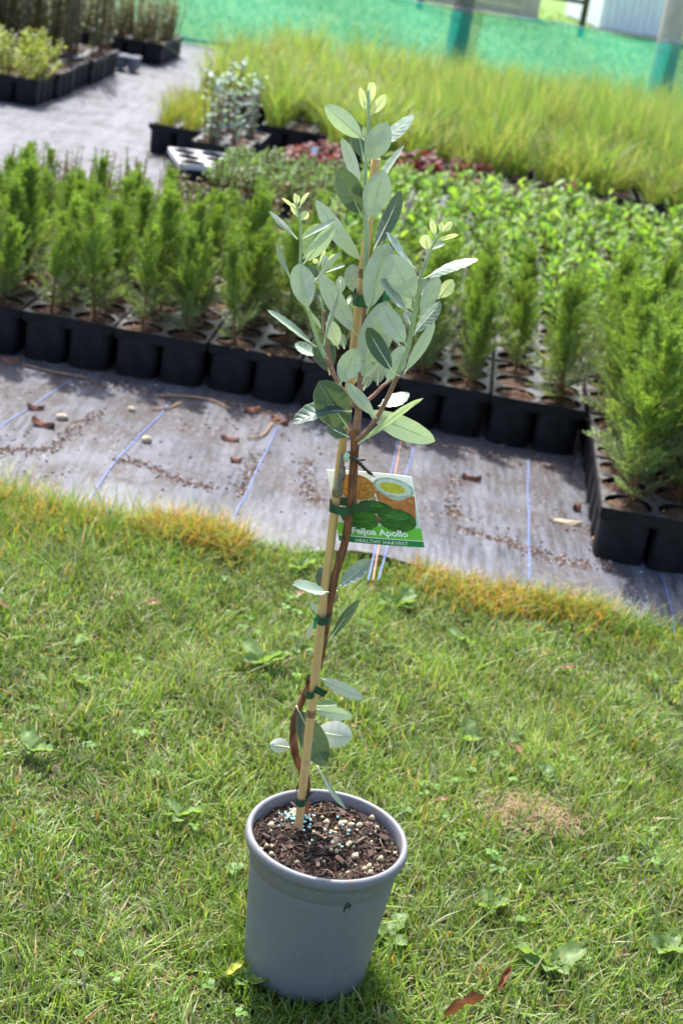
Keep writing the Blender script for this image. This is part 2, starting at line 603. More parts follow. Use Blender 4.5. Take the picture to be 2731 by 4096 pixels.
M['wire'] = plain('blue_grey_wire', (0.35, 0.38, 0.48), 0.4, 0.5, 0.1, 10)
M['earth'] = plain('lawn_soil', (0.06, 0.05, 0.028), 0.95, 0.1, scale=60, col2=(0.05, 0.06, 0.02), bump=0.8, bscale=140, bdist=0.006)
M['far'] = lawn_mat('far_lawn', (0.085, 0.17, 0.035), (0.16, 0.24, 0.07), 0.5)
M['twig'] = plain('dry_twig', (0.25, 0.16, 0.09), 0.8, 0.2, 0.25, 60)
M['stemgrn'] = plain('seedling_stem', (0.17, 0.085, 0.04), 0.75, 0.2, 0.25, 60)

# ------------------------------------------------------------------ setting: ground, lawn soil, weed mat
gv, gf = [], []
gn = 40
for i in range(gn + 1):
    for j in range(gn + 1):
        gv.append((-150 + 300 * i / gn, -40 + 300 * j / gn, -0.02))
for i in range(gn):
    for j in range(gn):
        a = i * (gn + 1) + j
        gf.append((a, a + gn + 1, a + gn + 2, a + 1))
tag(link('ground', mesh('ground', gv, gf, M['far'])), 'green lawn ground reaching to the horizon', kind='structure')


def mat_edge(x):
    return 3.405 - 0.055 * x - 0.02 * x * x + 0.018 * np.sin(x * 5.3 + 1) + 0.012 * np.sin(x * 13.1)


def lawn_z(x, y):
    return 0.006 * np.sin(x * 3.1 + 0.4) * np.cos(y * 2.7) + 0.004 * np.sin(x * 8.3 - y * 6.1)


xs = np.linspace(-3.2, 3.2, 129)
ys = np.linspace(0.2, 3.52, 67)
lv = [(x, y, float(lawn_z(x, y)) * (1 if y < 3.2 else 0) - 0.004) for x in xs for y in ys]
lf = [(i * 67 + j, (i + 1) * 67 + j, (i + 1) * 67 + j + 1, i * 67 + j + 1) for i in range(128) for j in range(66)]
tag(link('lawn_soil', mesh('lawn_soil', lv, lf, M['earth'])), 'brown soil under the short lawn', kind='structure')


def mat_z(x, y):
    e = y - mat_edge(x)
    k = np.exp(-np.maximum(e - 0.1, 0) / 0.9)
    hump = 0.022 * np.sin(x * 3.6 + 0.8) * np.sin(y * 3.9 + x * 1.2) + 0.008 * np.sin(x * 8.5 + y * 4.0) + .004 * np.sin(x * 21 - y * 9)
    front = 0.012 * np.clip(e / 0.12, 0, 1)
    return 0.005 + front * k + np.abs(hump) * k


mxs = np.linspace(-6.0, 3.2, 185)
mys = np.concatenate([np.linspace(0, 1.2, 41), np.linspace(1.2, 10.2, 91)[1:]])
mv, mf = [], []
for x in mxs:
    e0 = float(mat_edge(x))
    for t in mys:
        y = e0 + t
        mv.append((x, y, float(mat_z(x, y))))
ny = len(mys)
for i in range(len(mxs) - 1):
    for j in range(ny - 1):
        a = i * ny + j
        mf.append((a, a + ny, a + ny + 1, a + 1))
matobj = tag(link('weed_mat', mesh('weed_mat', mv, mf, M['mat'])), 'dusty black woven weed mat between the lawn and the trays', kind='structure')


def strip(a, b, w, mat, name, n=24, wig=0.0012):
    v, f = [], []
    a, b = Vector(a), Vector(b)
    d = (b - a).normalized()
    s = Vector((d.y, -d.x, 0))
    ph = rng.random() * 6
    for i in range(n + 1):
        p = a.lerp(b, i / n) + s * wig * math.sin(ph + i * 0.7)
        z = float(mat_z(p.x, p.y)) + 0.0035
        for k in (-1, 1):
            q = p + s * (k * w / 2)
            v.append((q.x, q.y, z))
    for i in range(n): f.append((2 * i, 2 * i + 1, 2 * i + 3, 2 * i + 2))
    return link(name, mesh(name, v, f, mat), matobj)


def on_mat(px, py):
    p = G(px, py, 0.015)
    return p


for (x0, y0, x1, y1, w, mt, nm) in [(680, 1610, 350, 2015, .0032, 'blue', 'blue_line'), (1110, 1710, 885, 2190, .0032, 'blue', 'blue_line'),
                                   (2110, 1840, 2112, 2440, .0032, 'blue', 'blue_line'), (2640, 2300, 2710, 2570, .0032, 'blue', 'blue_line'),
                                   (330, 1490, -120, 1790, .0032, 'blue', 'blue_line'), (1590, 1770, 1470, 2330, .0032, 'blue', 'blue_line'),
                                   (1603, 1770, 1487, 2330, .003, 'orange', 'orange_line'), (1650, 1800, 1512, 2330, .0032, 'blue', 'blue_line')]:
    strip(on_mat(x0, y0), on_mat(x1, y1), w, M[mt], nm)

# ------------------------------------------------------------------ far setting: net fence, posts, planter, shed
NET0, NET1 = Vector((-5.2, 13.3, 0)), Vector((5.5, 14.75, 0))


def net_pt(x):
    t = (x - NET0.x) / (NET1.x - NET0.x)
    return NET0.lerp(NET1, t)


nvv, nff = [], []
nx, nz_ = 90, 8
for i in range(nx + 1):
    p = NET0.lerp(NET1, i / nx)
    for j in range(nz_ + 1):
        top = 0.60 + 0.02 * math.sin(i * 0.5)
        sag = 0.03 * math.sin(i * 0.42 + j * 0.5) + 0.015 * math.sin(i * 1.3)
        nvv.append((p.x, p.y + sag, top * j / nz_))
for i in range(nx):
    for j in range(nz_):
        a = i * (nz_ + 1) + j
        nff.append((a, a + nz_ + 1, a + nz_ + 2, a + 1))
nf = empty('net_fence', (0, 0, 0))
tag(nf, 'translucent green shade netting fence strung between timber posts', 'fence')
link('netting', mesh('netting', nvv, nff, M['net']), nf)
link('top_wire', mesh('top_wire', *tube([NET0 + Vector((0, 0.03, .61)), net_pt(0.4) + Vector((0, .03, .605)), NET1 + Vector((0, .03, .61))], 0.004, 6), M['wire']), nf)
link('base_board', mesh('base_board', *tube([NET0 + Vector((0, 0.03, .02)), NET1 + Vector((0, .03, .02))], 0.02, 6), M['darkpost']), nf)


def post(x, dy, r, h, lean, mat, label):
    p = net_pt(x)
    pts = [Vector((x + lean * z, p.y + dy, z - 0.02)) for z in (0, h * .3, h * .6, h - .03, h)]
    o = link('timber_post', mesh('timber_post', *tube(pts, [r * 1.03, r, r, r * .98, r * .9], 16), mat))
    tag(o, label, 'post', 'timber posts of the netting fence')


post(0.33, 0.20, 0.095, 1.3, 0.0, M['wood'], 'thick dark timber post behind the netting beside the planter')
post(2.18, 0.22, 0.11, 1.3, 0.0, M['board'], 'thick pale timber post behind the netting beside the white shed')


def far_box_x(px, py, Y):
    return P(px, py, Y)


pl = empty('timber_planter', (0, 0, 0))
tag(pl, 'long timber planter box filled with bark on the far lawn', 'planter')
PB = G(2140, 82)
py0 = PB.y
for k in range(3):
    link('board', mesh('board', *box(-1.6, PB.x, py0 - .02, py0 + .02, .02 + k * .135, .145 + k * .135), M['board'], False), pl)
    link('board', mesh('board', *box(PB.x - .02, PB.x + .02, py0 + .021, py0 + 1.2, .02 + k * .135, .145 + k * .135), M['board'], False), pl)
link('corner_post', mesh('corner_post', *box(PB.x - .25, PB.x - .02 + .045, py0 - .05, py0 - .021, 0, .45), M['board'], False), pl)
bv, bf = [], []
for k in range(260):
    c = Vector((rng.uniform(-1.5, PB.x - .05), py0 + rng.uniform(.05, 1.1), .41 + rng.uniform(-.02, .05)))
    s = rng.uniform(.02, .06)
    a, b = box(-s, s, -s * .5, s * .5, -.012, .012)
    R = Matrix.Rotation(rng.uniform(0, 6), 3, 'Z') @ Matrix.Rotation(rng.uniform(-.6, .6), 3, 'X')
    bv, bf = join((bv, bf), ([R @ Vector(q) + c for q in a], b))
o = link('bark_mulch', mesh('bark_mulch', bv, bf, M['twig'], False), pl)
o['kind'] = 'stuff'

SL = G(2392, 112)
SR = G(2655, 152)
sh = empty('white_shed', (0, 0, 0))
tag(sh, 'white clad shed wall beyond the far rail fence', 'shed')
sw = (SR - SL).length
sd = (SR - SL).normalized()
sn = Vector((-sd.y, sd.x, 0))
nb = 9
for k in range(nb):
    a = SL + sd * (sw * k / nb)
    b = SL + sd * (sw * (k + 1) / nb - 0.008)
    v = []
    for q in (a, b):
        for t in (0, 1):
            for z in (0, 2.2): v.append(q + sn * (t * .03) + Vector((0, 0, z)))
    link('cladding_board', mesh('cladding_board', v, [(0, 1, 3, 2), (4, 6, 7, 5), (0, 4, 5, 1), (2, 3, 7, 6), (0, 2, 6, 4), (1, 5, 7, 3)], M['shed'], False), sh)
v = []
for q in (SL - sd * .0, SR):
    for t in (.031, 2.0):
        for z in (0, 2.19): v.append(q + sn * t + Vector((0, 0, z)))
link('shed_body', mesh('shed_body', v, [(0, 1, 3, 2), (4, 6, 7, 5), (0, 4, 5, 1), (2, 3, 7, 6), (0, 2, 6, 4), (1, 5, 7, 3)], M['shed'], False), sh)

fr = empty('rail_fence', (0, 0, 0))
tag(fr, 'dark metal rail fence with thin posts beside the shed', 'fence')
FP = G(2318, 140)
FP2 = G(2670, 140)
for q in (FP, FP2, FP + Vector((-2.2, .3, 0))):
    link('rail_post', mesh('rail_post', *tube([q + Vector((0, 0, -.02)), q + Vector((0, 0, 1.4))], .045, 10), M['darkpost']), fr)
link('rail', mesh('rail', *tube([FP + Vector((-2.2, .3, .42)), FP + Vector((0, 0, .42))], .03, 8), M['darkpost']), fr)
link('wire', mesh('wire', *tube([FP + Vector((0, -.05, .62)), FP2 + Vector((0, -.05, .66))], .012, 6), M['wire']), fr)

# far grass beyond the net
N = 26000
x = nr.uniform(-7, 7, N)
y = nr.uniform(13.6, 27, N)
pos = np.stack([x, y, np.full(N, -0.02)], 1)
V, T, bi, tt = blades(pos, nr.uniform(.03, .09, N), .014, nr.uniform(0, 6.3, N), nr.uniform(.2, .8, N), 2)
cb = np.stack([nr.uniform(.10, .14, N), nr.uniform(.19, .24, N), nr.uniform(.03, .05, N)], 1)
tag(link('far_grass', npmesh('far_grass', V, T, cb[bi], M['grass'])), 'rough green grass of the far lawn behind the netting', 'grass', kind='stuff')

# ------------------------------------------------------------------ seedling trays
TW, TL, TH = 0.281, 0.388, 0.15
CXS = [-0.0685, 0.0685]
CYS = [-0.128, 0.0, 0.128]
HR = 0.0615


def make_deck(mat, hr=HR):
    v, f = [], []
    hw, hl = TW / 2 - .002, TL / 2 - .002
    xb = [-hw, 0, hw]
    yb = [-hl, -0.064, 0.064, hl]
    for i, cx in enumerate(CXS):
        for j, cy in enumerate(CYS):
            n = 24
            o = len(v)
            x0, x1, y0, y1 = xb[i], xb[i + 1], yb[j], yb[j + 1]
            for k in range(n):
                a = 2 * math.pi * (k + .5) / n
                dx, dy = math.cos(a), math.sin(a)
                v.append((cx + hr * dx, cy + hr * dy, TH))
                sx = ((x1 - cx) / dx if dx > 0 else (x0 - cx) / dx) if abs(dx) > 1e-6 else 9
                sy = ((y1 - cy) / dy if dy > 0 else (y0 - cy) / dy) if abs(dy) > 1e-6 else 9
                s = min(sx, sy)
                v.append((cx + dx * s, cy + dy * s, TH + .0005))
            for k in range(n):
                k2 = (k + 1) % n
                f.append((o + 2 * k, o + 2 * k + 1, o + 2 * k2 + 1, o + 2 * k2))
            # corner fill
            for (qx, qy) in ((x0, y0), (x1, y0), (x1, y1), (x0, y1)):
                best = sorted(range(n), key=lambda k: (v[o + 2 * k + 1][0] - qx) ** 2 + (v[o + 2 * k + 1][1] - qy) ** 2)[:2]
                c = len(v)
                v.append((qx, qy, TH + .0005))
                f.append((o + 2 * best[0] + 1, c, o + 2 * best[1] + 1))
    return mesh('tray_deck', v, f, mat, False)


def make_lip(mat):
    a, b, t = TW / 2, TL / 2, .004
    parts = [box(-a, a, -b, -b + t, TH - .022, TH + .003), box(-a, a, b - t, b, TH - .022, TH + .003),
             box(-a, -a + t, -b + t, b - t, TH - .022, TH + .003), box(a - t, a, -b + t, b - t, TH - .022, TH + .003)]
    # shallow step under the rim
    parts += [box(-a + .006, a - .006, -b + .0045, -b + .008, TH - .03, TH - .0222), box(-a + .0045, -a + .008, -b + .009, b - .006, TH - .03, TH - .0222)]
    return mesh('tray_rim', *join(*parts), mat, False)


def make_cell(mat):
    prof = [(HR - .001, TH - .001), (HR + .0035, TH - .03), (HR + .001, 0.008), (HR - .003, 0.0)]
    v, f = lathe(prof, 24, True)
    out = []
    for (x, y, z) in v:
        a = math.atan2(y, x)
        k = (abs(math.cos(a)) ** 5 + abs(math.sin(a)) ** 5) ** (-1 / 5)
        k = 1 + (k - 1) * min(1, max(0, (TH - z) / .03)) * .9
        out.append((x * k, y * k, z))
    return mesh('cell_pot', out, f, mat)


def make_cellsoil():
    v, f = [], []
    n = 16
    v.append((0, 0, TH - .004))
    for ring, r in enumerate((.03, HR - .0035)):
        for k in range(n):
            a = 2 * math.pi * k / n
            v.append((r * math.cos(a), r * math.sin(a), TH - (.009 if ring else .005) + rng.uniform(-.005, .005)))
    for k in range(n):
        k2 = (k + 1) % n
        f.append((0, 1 + k, 1 + k2))
        f.append((1 + k, 1 + n + k, 1 + n + k2, 1 + k2))
    return mesh('cell_soil', v, f, M['soil'])


deck_me, lip_me, cell_me, soil_me = make_deck(M['deck']), make_lip(M['tray']), make_cell(M['tray']), make_cellsoil()
deckw_me, lipw_me, cellw_me = make_deck(M['whitetray']), make_lip(M['whitetray']), make_cell(M['tray'])


def joined_cells(soil):
    vs = []
    me = soil_me if soil else cell_me
    v0 = [tuple(q.co) for q in me.vertices]
    f0 = [tuple(p.vertices) for p in me.polygons]
    for cx in CXS:
        for cy in CYS:
            vs.append(([(a + cx, b + cy, c) for a, b, c in v0], f0))
    return mesh('cell_soil' if soil else 'cell_block', *join(*vs), M['soil'] if soil else M['tray'])


cellblock_me, soilblock_me = joined_cells(False), joined_cells(True)


def tray(x, y, label, group, full=False, rz=0.0, z=0.008, name='seedling_tray', white=False, soil=True):
    o = empty(name, B(x, y, z), -GA + rz)
    tag(o, label, 'tray', group)
    link('tray_deck', deckw_me if white else deck_me, o)
    link('tray_rim', lipw_me if white else lip_me, o)
    if full:
        for cx in CXS:
            for cy in CYS:
                c = link('cell_pot', cell_me, o, (cx, cy, 0))
                if soil: link('cell_soil', soil_me, c)
    else:
        link('cell_block', cellblock_me, o)
        if soil:
            link('cell_soil', soilblock_me, o)
    return o


def cells(x, y, rz=0.0):
    a = -GA + rz
    out = []
    for cx in CXS:
        for cy in CYS:
            p = B(x, y) + Vector((cx * math.cos(a) - cy * math.sin(a), cx * math.sin(a) + cy * math.cos(a), 0))
            out.append(Vector((p.x, p.y, 0.008 + TH - .010)))
    return out


# ------------------------------------------------------------------ small plant kinds (a few meshes each, shared)
def conifer_mesh(seed):
    r = np.random.default_rng(seed)
    h = 1.0
    pos, dr, nm, L, W, cc = [], [], [], [], [], []
    sv = []
    nbranch = int(r.uniform(34, 50))
    for i in range(nbranch):
        u = (i + r.uniform(0, 1)) / nbranch
        z = .06 + .92 * u ** 1.08
        az = i * 2.4 + r.normal(0, .35)
        R = (.24 * min(1, (1 - u) * 1.25) ** .9 + .03) * r.uniform(.45, 1.25)
        tone = r.uniform(.72, 1.3)
        el = math.radians(np.clip(r.normal(30 + 42 * u, 15), 2, 84))
        d = np.array([math.cos(az) * math.cos(el), math.sin(az) * math.cos(el), math.sin(el)])
        ln = R / math.cos(el) if math.cos(el) > .35 else R / .35
        ln = min(ln, .34)
        side = np.cross(d, [0, 0, 1]); side /= np.linalg.norm(side)
        side = side * math.cos(.5) + np.cross(side, d) * math.sin(r.uniform(-.6, .6))
        nrm = np.cross(d, side)
        base = np.array([0, 0, z])
        curve = np.array([0, 0, .35])
        sv.append((base, base + d * ln * .8 + curve * ln * .2))
        ns = max(4, int(ln / .028))
        for k in range(ns):
            s = (k + .6) / ns
            p = base + d * ln * s + curve * ln * s * s * .5
            for sg in (-1, 1):
                dd = d * .75 + side * sg * .8 + np.array([0, 0, .35]) + r.normal(0, .22, 3)
                dd /= np.linalg.norm(dd)
                l = (.085 * (1 - .6 * s) + .02) * r.uniform(.7, 1.2)
                for q in range(3):
                    pp = p + dd * l * (q * .3)
                    for g2 in (0, -1, 1):
                        if q == 0 and g2: continue
                        d2 = dd + side * g2 * .8 + r.normal(0, .1, 3)
                        pos.append(pp); dr.append(d2); nm.append(nrm + r.normal(0, .3, 3)); L.append(l * (.5 if g2 else .6)); W.append(.0085)
                        low = max(0, 1 - u * 2.4 - s * .15)
                        top = np.array([.165, .25, .055]) * tone * r.uniform(.85, 1.2)
                        bl = np.array([.20, .24, .15]) * tone * r.uniform(.85, 1.2)
                        cc.append(top * (1 - low) + bl * low)
            pos.append(p); dr.append(d); nm.append(nrm); L.append(.05); W.append(.011); cc.append(np.array([.12, .2, .03]))
    V, T, bi = leaves_np(np.array(pos), np.array(dr), np.array(nm), np.array(L), np.array(W), .1)
    fol = npmesh('foliage', V, T, np.array(cc)[bi], M['conif'])
    parts = [tube([(0, 0, -.04), (.006, .004, .3), (-.004, .003, .7), (0, 0, 1.0)], [.016, .013, .009, .003], 6)]
    for a, b in sv[::2]:
        parts.append(tube([a, b], [.0045, .002], 4, False))
    # brown lower twigs
    for k in range(10):
        az = r.uniform(0, 6.3)
        z = r.uniform(.02, .16)
        parts.append(tube([(0, 0, z), (.09 * math.cos(az), .09 * math.sin(az), z + r.uniform(-.02, .06))], [.005, .002], 4, False))
    st = mesh('stem', *join(*parts), M['stemgrn'])
    return fol, st


conif = [conifer_mesh(s) for s in range(8)]


def conifer(loc, h, label, group):
    fol, st = conif[rng.randrange(8)]
    e = empty('conifer_seedling', loc, rng.uniform(0, 6.28))
    e.scale = (h * rng.uniform(.85, 1.35), h * rng.uniform(.85, 1.35), h)
    e.rotation_euler.x = rng.uniform(-.11, .11)
    e.rotation_euler.y = rng.uniform(-.11, .11)
    tag(e, label, 'conifer', group)
    link('foliage', fol, e)
    link('stem', st, e)


def tuft_mesh(seed, n, spread, lean, wid, cols, droop=.25, base=.05):
    r = np.random.default_rng(seed)
    a = r.uniform(0, 6.283, n)
    rad = base * np.sqrt(r.uniform(0, 1, n))
    pos = np.stack([rad * np.cos(a), rad * np.sin(a), np.full(n, -.02)], 1)
    hh = r.uniform(.45, 1.0, n) ** .8
    V, T, bi, tt = blades(pos, hh, wid * r.uniform(.6, 1.2, n), a + r.normal(0, .6, n), np.abs(r.normal(lean, spread, n)), 4, droop=np.clip(r.normal(droop, .12, n), 0.02, .6))
    c1 = np.array(cols)[r.integers(0, len(cols), n)] * r.uniform(.8, 1.2, (n, 1))
    return npmesh('blades', V, T, c1[bi], M['tuss'])


def bush_mesh(seed, n, rx, z0, z1, leafL, leafW, cols, nst=6, name='leaves', up=.5, dome=True, mat='small'):
    r = np.random.default_rng(seed)
    pos, dr, nm = [], [], []
    parts = []
    for s in range(nst):
        az = r.uniform(0, 6.28)
        rr = rx * math.sqrt(r.uniform(0.02, 1)) * .9
        hz = z1 * (r.uniform(.7, 1.0)) * (math.sqrt(max(.15, 1 - (rr / rx) ** 2)) if dome else 1)
        tip = np.array([rr * math.cos(az), rr * math.sin(az), hz])
        b0 = np.array([rr * .25 * math.cos(az), rr * .25 * math.sin(az), -.02])
        mid = (b0 + tip) / 2 + np.array([rr * .2 * math.cos(az), rr * .2 * math.sin(az), 0])
        parts.append(tube([b0, mid, tip], [.006, .0045, .002], 4, False))
        m = n // nst
        for k in range(m):
            t = z0 + (1 - z0) * (k + r.uniform(0, 1)) / m
            p = (1 - t) ** 2 * b0 + 2 * t * (1 - t) * mid + t * t * tip
            a2 = k * 2.4 + r.normal(0, .3)
            d = np.array([math.cos(a2), math.sin(a2), up + r.normal(0, .35)])
            pos.append(p); dr.append(d); nm.append(np.array([0, 0, 1]) + r.normal(0, .35, 3))
    k = len(pos)
    L = leafL * r.uniform(.6, 1.15, k)
    V, T, bi = leaves_np(np.array(pos), np.array(dr), np.array(nm), L, L * leafW, .18)
    c1 = np.array(cols)[r.integers(0, len(cols), k)] * r.uniform(.8, 1.2, (k, 1))
    return npmesh(name, V, T, c1[bi], M[mat]), mesh('stem', *join(*parts), M['stemgrn'])


def plant(kind, pair, loc, sc, label, cat, group, extra=None):
    e = empty(kind, loc, rng.uniform(0, 6.28))
    e.scale = (sc * rng.uniform(.88, 1.12),) * 2 + (sc * rng.uniform(.88, 1.12),)
    tag(e, label, cat, group)
    if isinstance(pair, tuple):
        link('leaves', pair[0], e)
        link('stem', pair[1], e)
    else:
        e.empty_display_size = .01
        link('blades', pair, e)
    return e


def grassy(kind, me, loc, sc, label, group, zs=None):
    o = link(kind, me, None, loc, rng.uniform(0, 6.28), (sc * rng.uniform(.9, 1.1), sc * rng.uniform(.9, 1.1), (zs or sc) * rng.uniform(.88, 1.12)))
    tag(o, label, 'grass', group)
    return o


# front rows of conifers: trays run along EX, rows stepping back along EY; counted from the block that juts out
ORD = ['first', 'second', 'third', 'fourth', 'fifth', 'sixth', 'seventh', 'eighth', 'ninth', 'tenth']
FX = [.452 - TW / 2 - .285 * i for i in range(9)]
ROW0 = 4.455 + TL / 2
for ri in range(3):
    for i, x in enumerate(FX):
        if ri == 2 and i < 4: continue
        y = ROW0 + ri * (TL + .006) + rng.uniform(-.006, .006) + (.01 if i % 2 else 0)
        rown = ['mat-edge row', 'second row', 'third row'][ri]
        tray(x, y, f'black conifer tray, {ORD[i]} from the jutting block in the {rown}', 'conifer trays in rows', ri == 0)
        for ci, c in enumerate(cells(x, y)):
            if rng.random() < (.04 if ri == 0 else .08): continue
            conifer(c, rng.uniform(.25, .39) if ri == 0 else rng.uniform(.19, .32), f'feathery conifer seedling in the {ORD[i]} tray from the jutting block, {rown}', f'conifers of the {rown}, {ORD[i]} tray')
# the block that juts out past the row
NX = [.461 + TW / 2 + .285 * i for i in range(4)]
for ri in range(4):
    y = 3.669 + TL / 2 + ri * (TL + .006)
    for i, x in enumerate(NX):
        tray(x, y, f'black conifer tray of the jutting block, {ORD[i]} column, {ORD[ri]} back from its lawn end', 'trays of the jutting block', ri == 0 or i == 0)
        for ci, c in enumerate(cells(x, y)):
            if ri == 0 and i == 0 and ci in (0, 3): continue      # holes shown without a tall plant
            if rng.random() < .08: continue
            conifer(c, rng.uniform(.36, .45) if ri < 2 else rng.uniform(.30, .38), f'feathery conifer in the jutting block, {ORD[i]} column, {ORD[ri]} tray from its lawn end', f'jutting block conifers, column {i + 1} tray {ri + 1}')
conifer(cells(NX[0], 3.669 + TL / 2)[0], .43, 'feathery conifer in the front corner cell of the jutting block', 'corner conifer')

# brown fallen scales and twigs lying on the tray tops (uncountable)
lp, ld, lc = [], [], []
for (cx0, cx1, cy0, cy1, n_) in ((FX[-1] - .14, .452, ROW0 - TL / 2 + .01, ROW0 + 2.4 * TL, 4200), (.47, 1.6, 3.68, 5.2, 2600)):
    for k in range(n_):
        p = B(rng.uniform(cx0, cx1), rng.uniform(cy0, cy1), .008 + TH + rng.uniform(-.002, .008))
        lp.append(tuple(p))
        a = rng.uniform(0, 6.283)
        ld.append((math.cos(a), math.sin(a), rng.uniform(-.1, .5)))
        lc.append(rng.choice([(.20, .09, .04), (.13, .065, .035), (.25, .14, .07), (.10, .05, .03), (.2, .22, .12)]))
V, T, bi = leaves_np(np.array(lp), np.array(ld), np.array([[0, 0, 1.0]] * len(lp)) + nr.normal(0, .4, (len(lp), 3)), nr.uniform(.008, .03, len(lp)), nr.uniform(.002, .006, len(lp)))
tag(link('fallen_scales', npmesh('fallen_scales', V, T, np.array(lc)[bi], M['dry'])), 'brown fallen conifer scales littering the tray tops', 'litter', kind='stuff')

# leafy pale green seedlings behind, shrubs with red tips to one side
leafy = [bush_mesh(20 + s, 60, .085, .18, .20, .062, .30, [(.14, .27, .04), (.18, .31, .05), (.12, .25, .05), (.22, .33, .08)], 6, up=.8) for s in range(4)]
redtip = [bush_mesh(30 + s, 90, .075, .15, .27, .030, .5, [(.06, .12, .03), (.05, .10, .03), (.09, .14, .04), (.17, .07, .03), (.12, .1, .04)], 5, dome=False) for s in range(4)]
redl = [bush_mesh(40 + s, 40, .09, .1, .10, .055, .62, [(.11, .014, .022), (.14, .02, .03), (.07, .014, .022), (.20, .09, .09)], 5, up=.2) for s in range(3)]
euc = [bush_mesh(50 + s, 54, .05, .10, .40, .032, .95, [(.22, .32, .30), (.28, .37, .36), (.17, .29, .26)], 4, dome=False, up=.35) for s in range(3)]
yel = [bush_mesh(60 + s, 190, .14, .05, .22, .034, .5, [(.27, .34, .05), (.34, .38, .08), (.2, .29, .05)], 12) for s in range(3)]
grey = [bush_mesh(70 + s, 160, .10, .08, .34, .034, .4, [(.13, .17, .09), (.17, .2, .12), (.1, .14, .08)], 8, dome=False) for s in range(3)]
olive = [bush_mesh(80 + s, 300, .08, .1, .85, .040, .40, [(.09, .13, .07), (.12, .16, .09), (.075, .11, .055), (.18, .21, .15)], 4, dome=False) for s in range(3)]
mound = [bush_mesh(90 + s, 420, .105, .02, .12, .022, .45, [(.12, .22, .06), (.15, .25, .08), (.1, .2, .06)], 24, up=.3) for s in range(3)]

lr = 0
for lr in range(6):
    y = ROW0 + (2 + lr) * (TL + .006)
    for i, x in enumerate([-.40 + .285 * k for k in range(8)]):
        if y < 5.35 and x > .4: continue
        if y > 7.6 and x < -.2: continue
        tray(x, y, f'black tray under pale leafy seedlings, {ORD[lr]} row behind the conifers', 'trays of leafy seedlings')
        for c in cells(x, y):
            if rng.random() < .12: continue
            plant('leafy_seedling', leafy[rng.randrange(4)], c, rng.uniform(.75, 1.15), f'pale green leafy seedling in the {ORD[lr]} leafy row behind the conifers', 'seedling', f'pale leafy seedlings, {ORD[lr]} row')
for ri in range(5):
    y = ROW0 + (3 + ri) * (TL + .006)
    for i, x in enumerate([-1.97 + .285 * k for k in range(6)]):
        if ri > 1 or (ri == 1 and x < -1.75): continue
        tray(x, y, f'black tray under glossy red-tipped shrubs, {ORD[ri]} row behind the conifers', 'trays of red-tipped shrubs')
        for c in cells(x, y):
            if rng.random() < .25: continue
            plant('red_tipped_shrub', redtip[rng.randrange(4)], c, rng.uniform(.55, .9), f'small glossy red-tipped shrub in the {ORD[ri]} shrub row behind the conifers', 'shrub', f'red-tipped shrubs, {ORD[ri]} row')

# creeping mound, empty pale tray, red-leaved trays, eucalyptus-like tray
for x, y in ((-1.0, 7.33), (-.70, 7.35), (-1.0, 6.95), (-.70, 6.96)):
    tray(x, y, 'black tray hidden under a creeping green mound', 'trays of creeping plants')
    for c in cells(x, y):
        plant('creeping_plant', mound[rng.randrange(3)], c, rng.uniform(.95, 1.2), 'low creeping green mound plant beside the empty pale tray', 'plant', 'creeping mound plants')
tray(-1.28, 7.47, 'empty pale grey tray with large round holes beside the creeping mound', None, False, .35, .008, 'empty_tray', True, False)
tray(-.81, 7.93, 'black tray of dark red plants with a white label stuck in', None, True)
for c in cells(-.81, 7.93):
    plant('red_leaved_plant', redl[rng.randrange(3)], c, rng.uniform(.9, 1.2), 'dark red leaved plant in the tray with the white label', 'plant', 'red plants in the labelled tray')
lb = link('plant_marker', mesh('plant_marker', *box(-.016, .016, -.0008, .0008, 0, .10), plain('white_marker', (.75, .75, .75), .5), False), None, B(-.79, 7.79, TH))
lb.rotation_euler = (-.15, 0, -GA + .1)
tag(lb, 'blank white plastic marker standing in the red plants', 'marker')
for j, yy in enumerate((7.92, 8.315)):
    tray(-1.25, yy, 'black tray of silvery blue round-leaved saplings', 'trays of silvery saplings', True, z=.038 if j == 0 else .008)
    for c in cells(-1.25, yy):
        if rng.random() < .3: continue
        plant('silvery_sapling', euc[rng.randrange(3)], c + Vector((0, 0, .03 if j == 0 else 0)), rng.uniform(.9, 1.2), 'slender sapling with round silvery blue leaves', 'sapling', 'silvery saplings')
for x in [-.26 + .285 * k for k in range(4)]:
    tray(x, 8.14, 'black tray of scattered dark red plants in front of tall grass', 'trays of red plants')
    for c in cells(x, 8.14):
        if rng.random() < .55: continue
        plant('red_leaved_plant', redl[rng.randrange(3)], c, rng.uniform(1.0, 1.6), 'dark red leaved plant at the foot of the tall grass', 'plant', 'red plants before the tall grass')

# grasses: short ones, arching ones and the tall upright ones
short = [tuft_mesh(100 + s, 70, .25, .25, .012, [(.17, .24, .04), (.22, .27, .05), (.26, .24, .06)], base=.12) for s in range(3)]
arch = [tuft_mesh(110 + s, 90, .3, .5, .016, [(.15, .26, .05), (.19, .29, .06), (.22, .29, .07), (.27, .25, .09)], .34, .12) for s in range(4)]
tall = [tuft_mesh(120 + s, 120, .24, .18, .010, [(.14, .26, .05), (.17, .29, .06), (.19, .30, .07), (.22, .29, .08), (.30, .27, .13)], .1, .10) for s in range(4)]
for i in range(2):
    for j in range(2):
        x, y = -1.57 + (.285 * i - .285 if i else 0) + .285 * 0, 8.40 + j * .394
        tray(x, y, 'black tray of short yellow green grasses standing beside the bare mat path', 'trays of short grasses', True)
        for c in cells(x, y):
            grassy('short_grass', short[rng.randrange(3)], c, .34, 'short yellow green grass tuft in the tray by the bare mat path', 'short grasses', .27)
    break
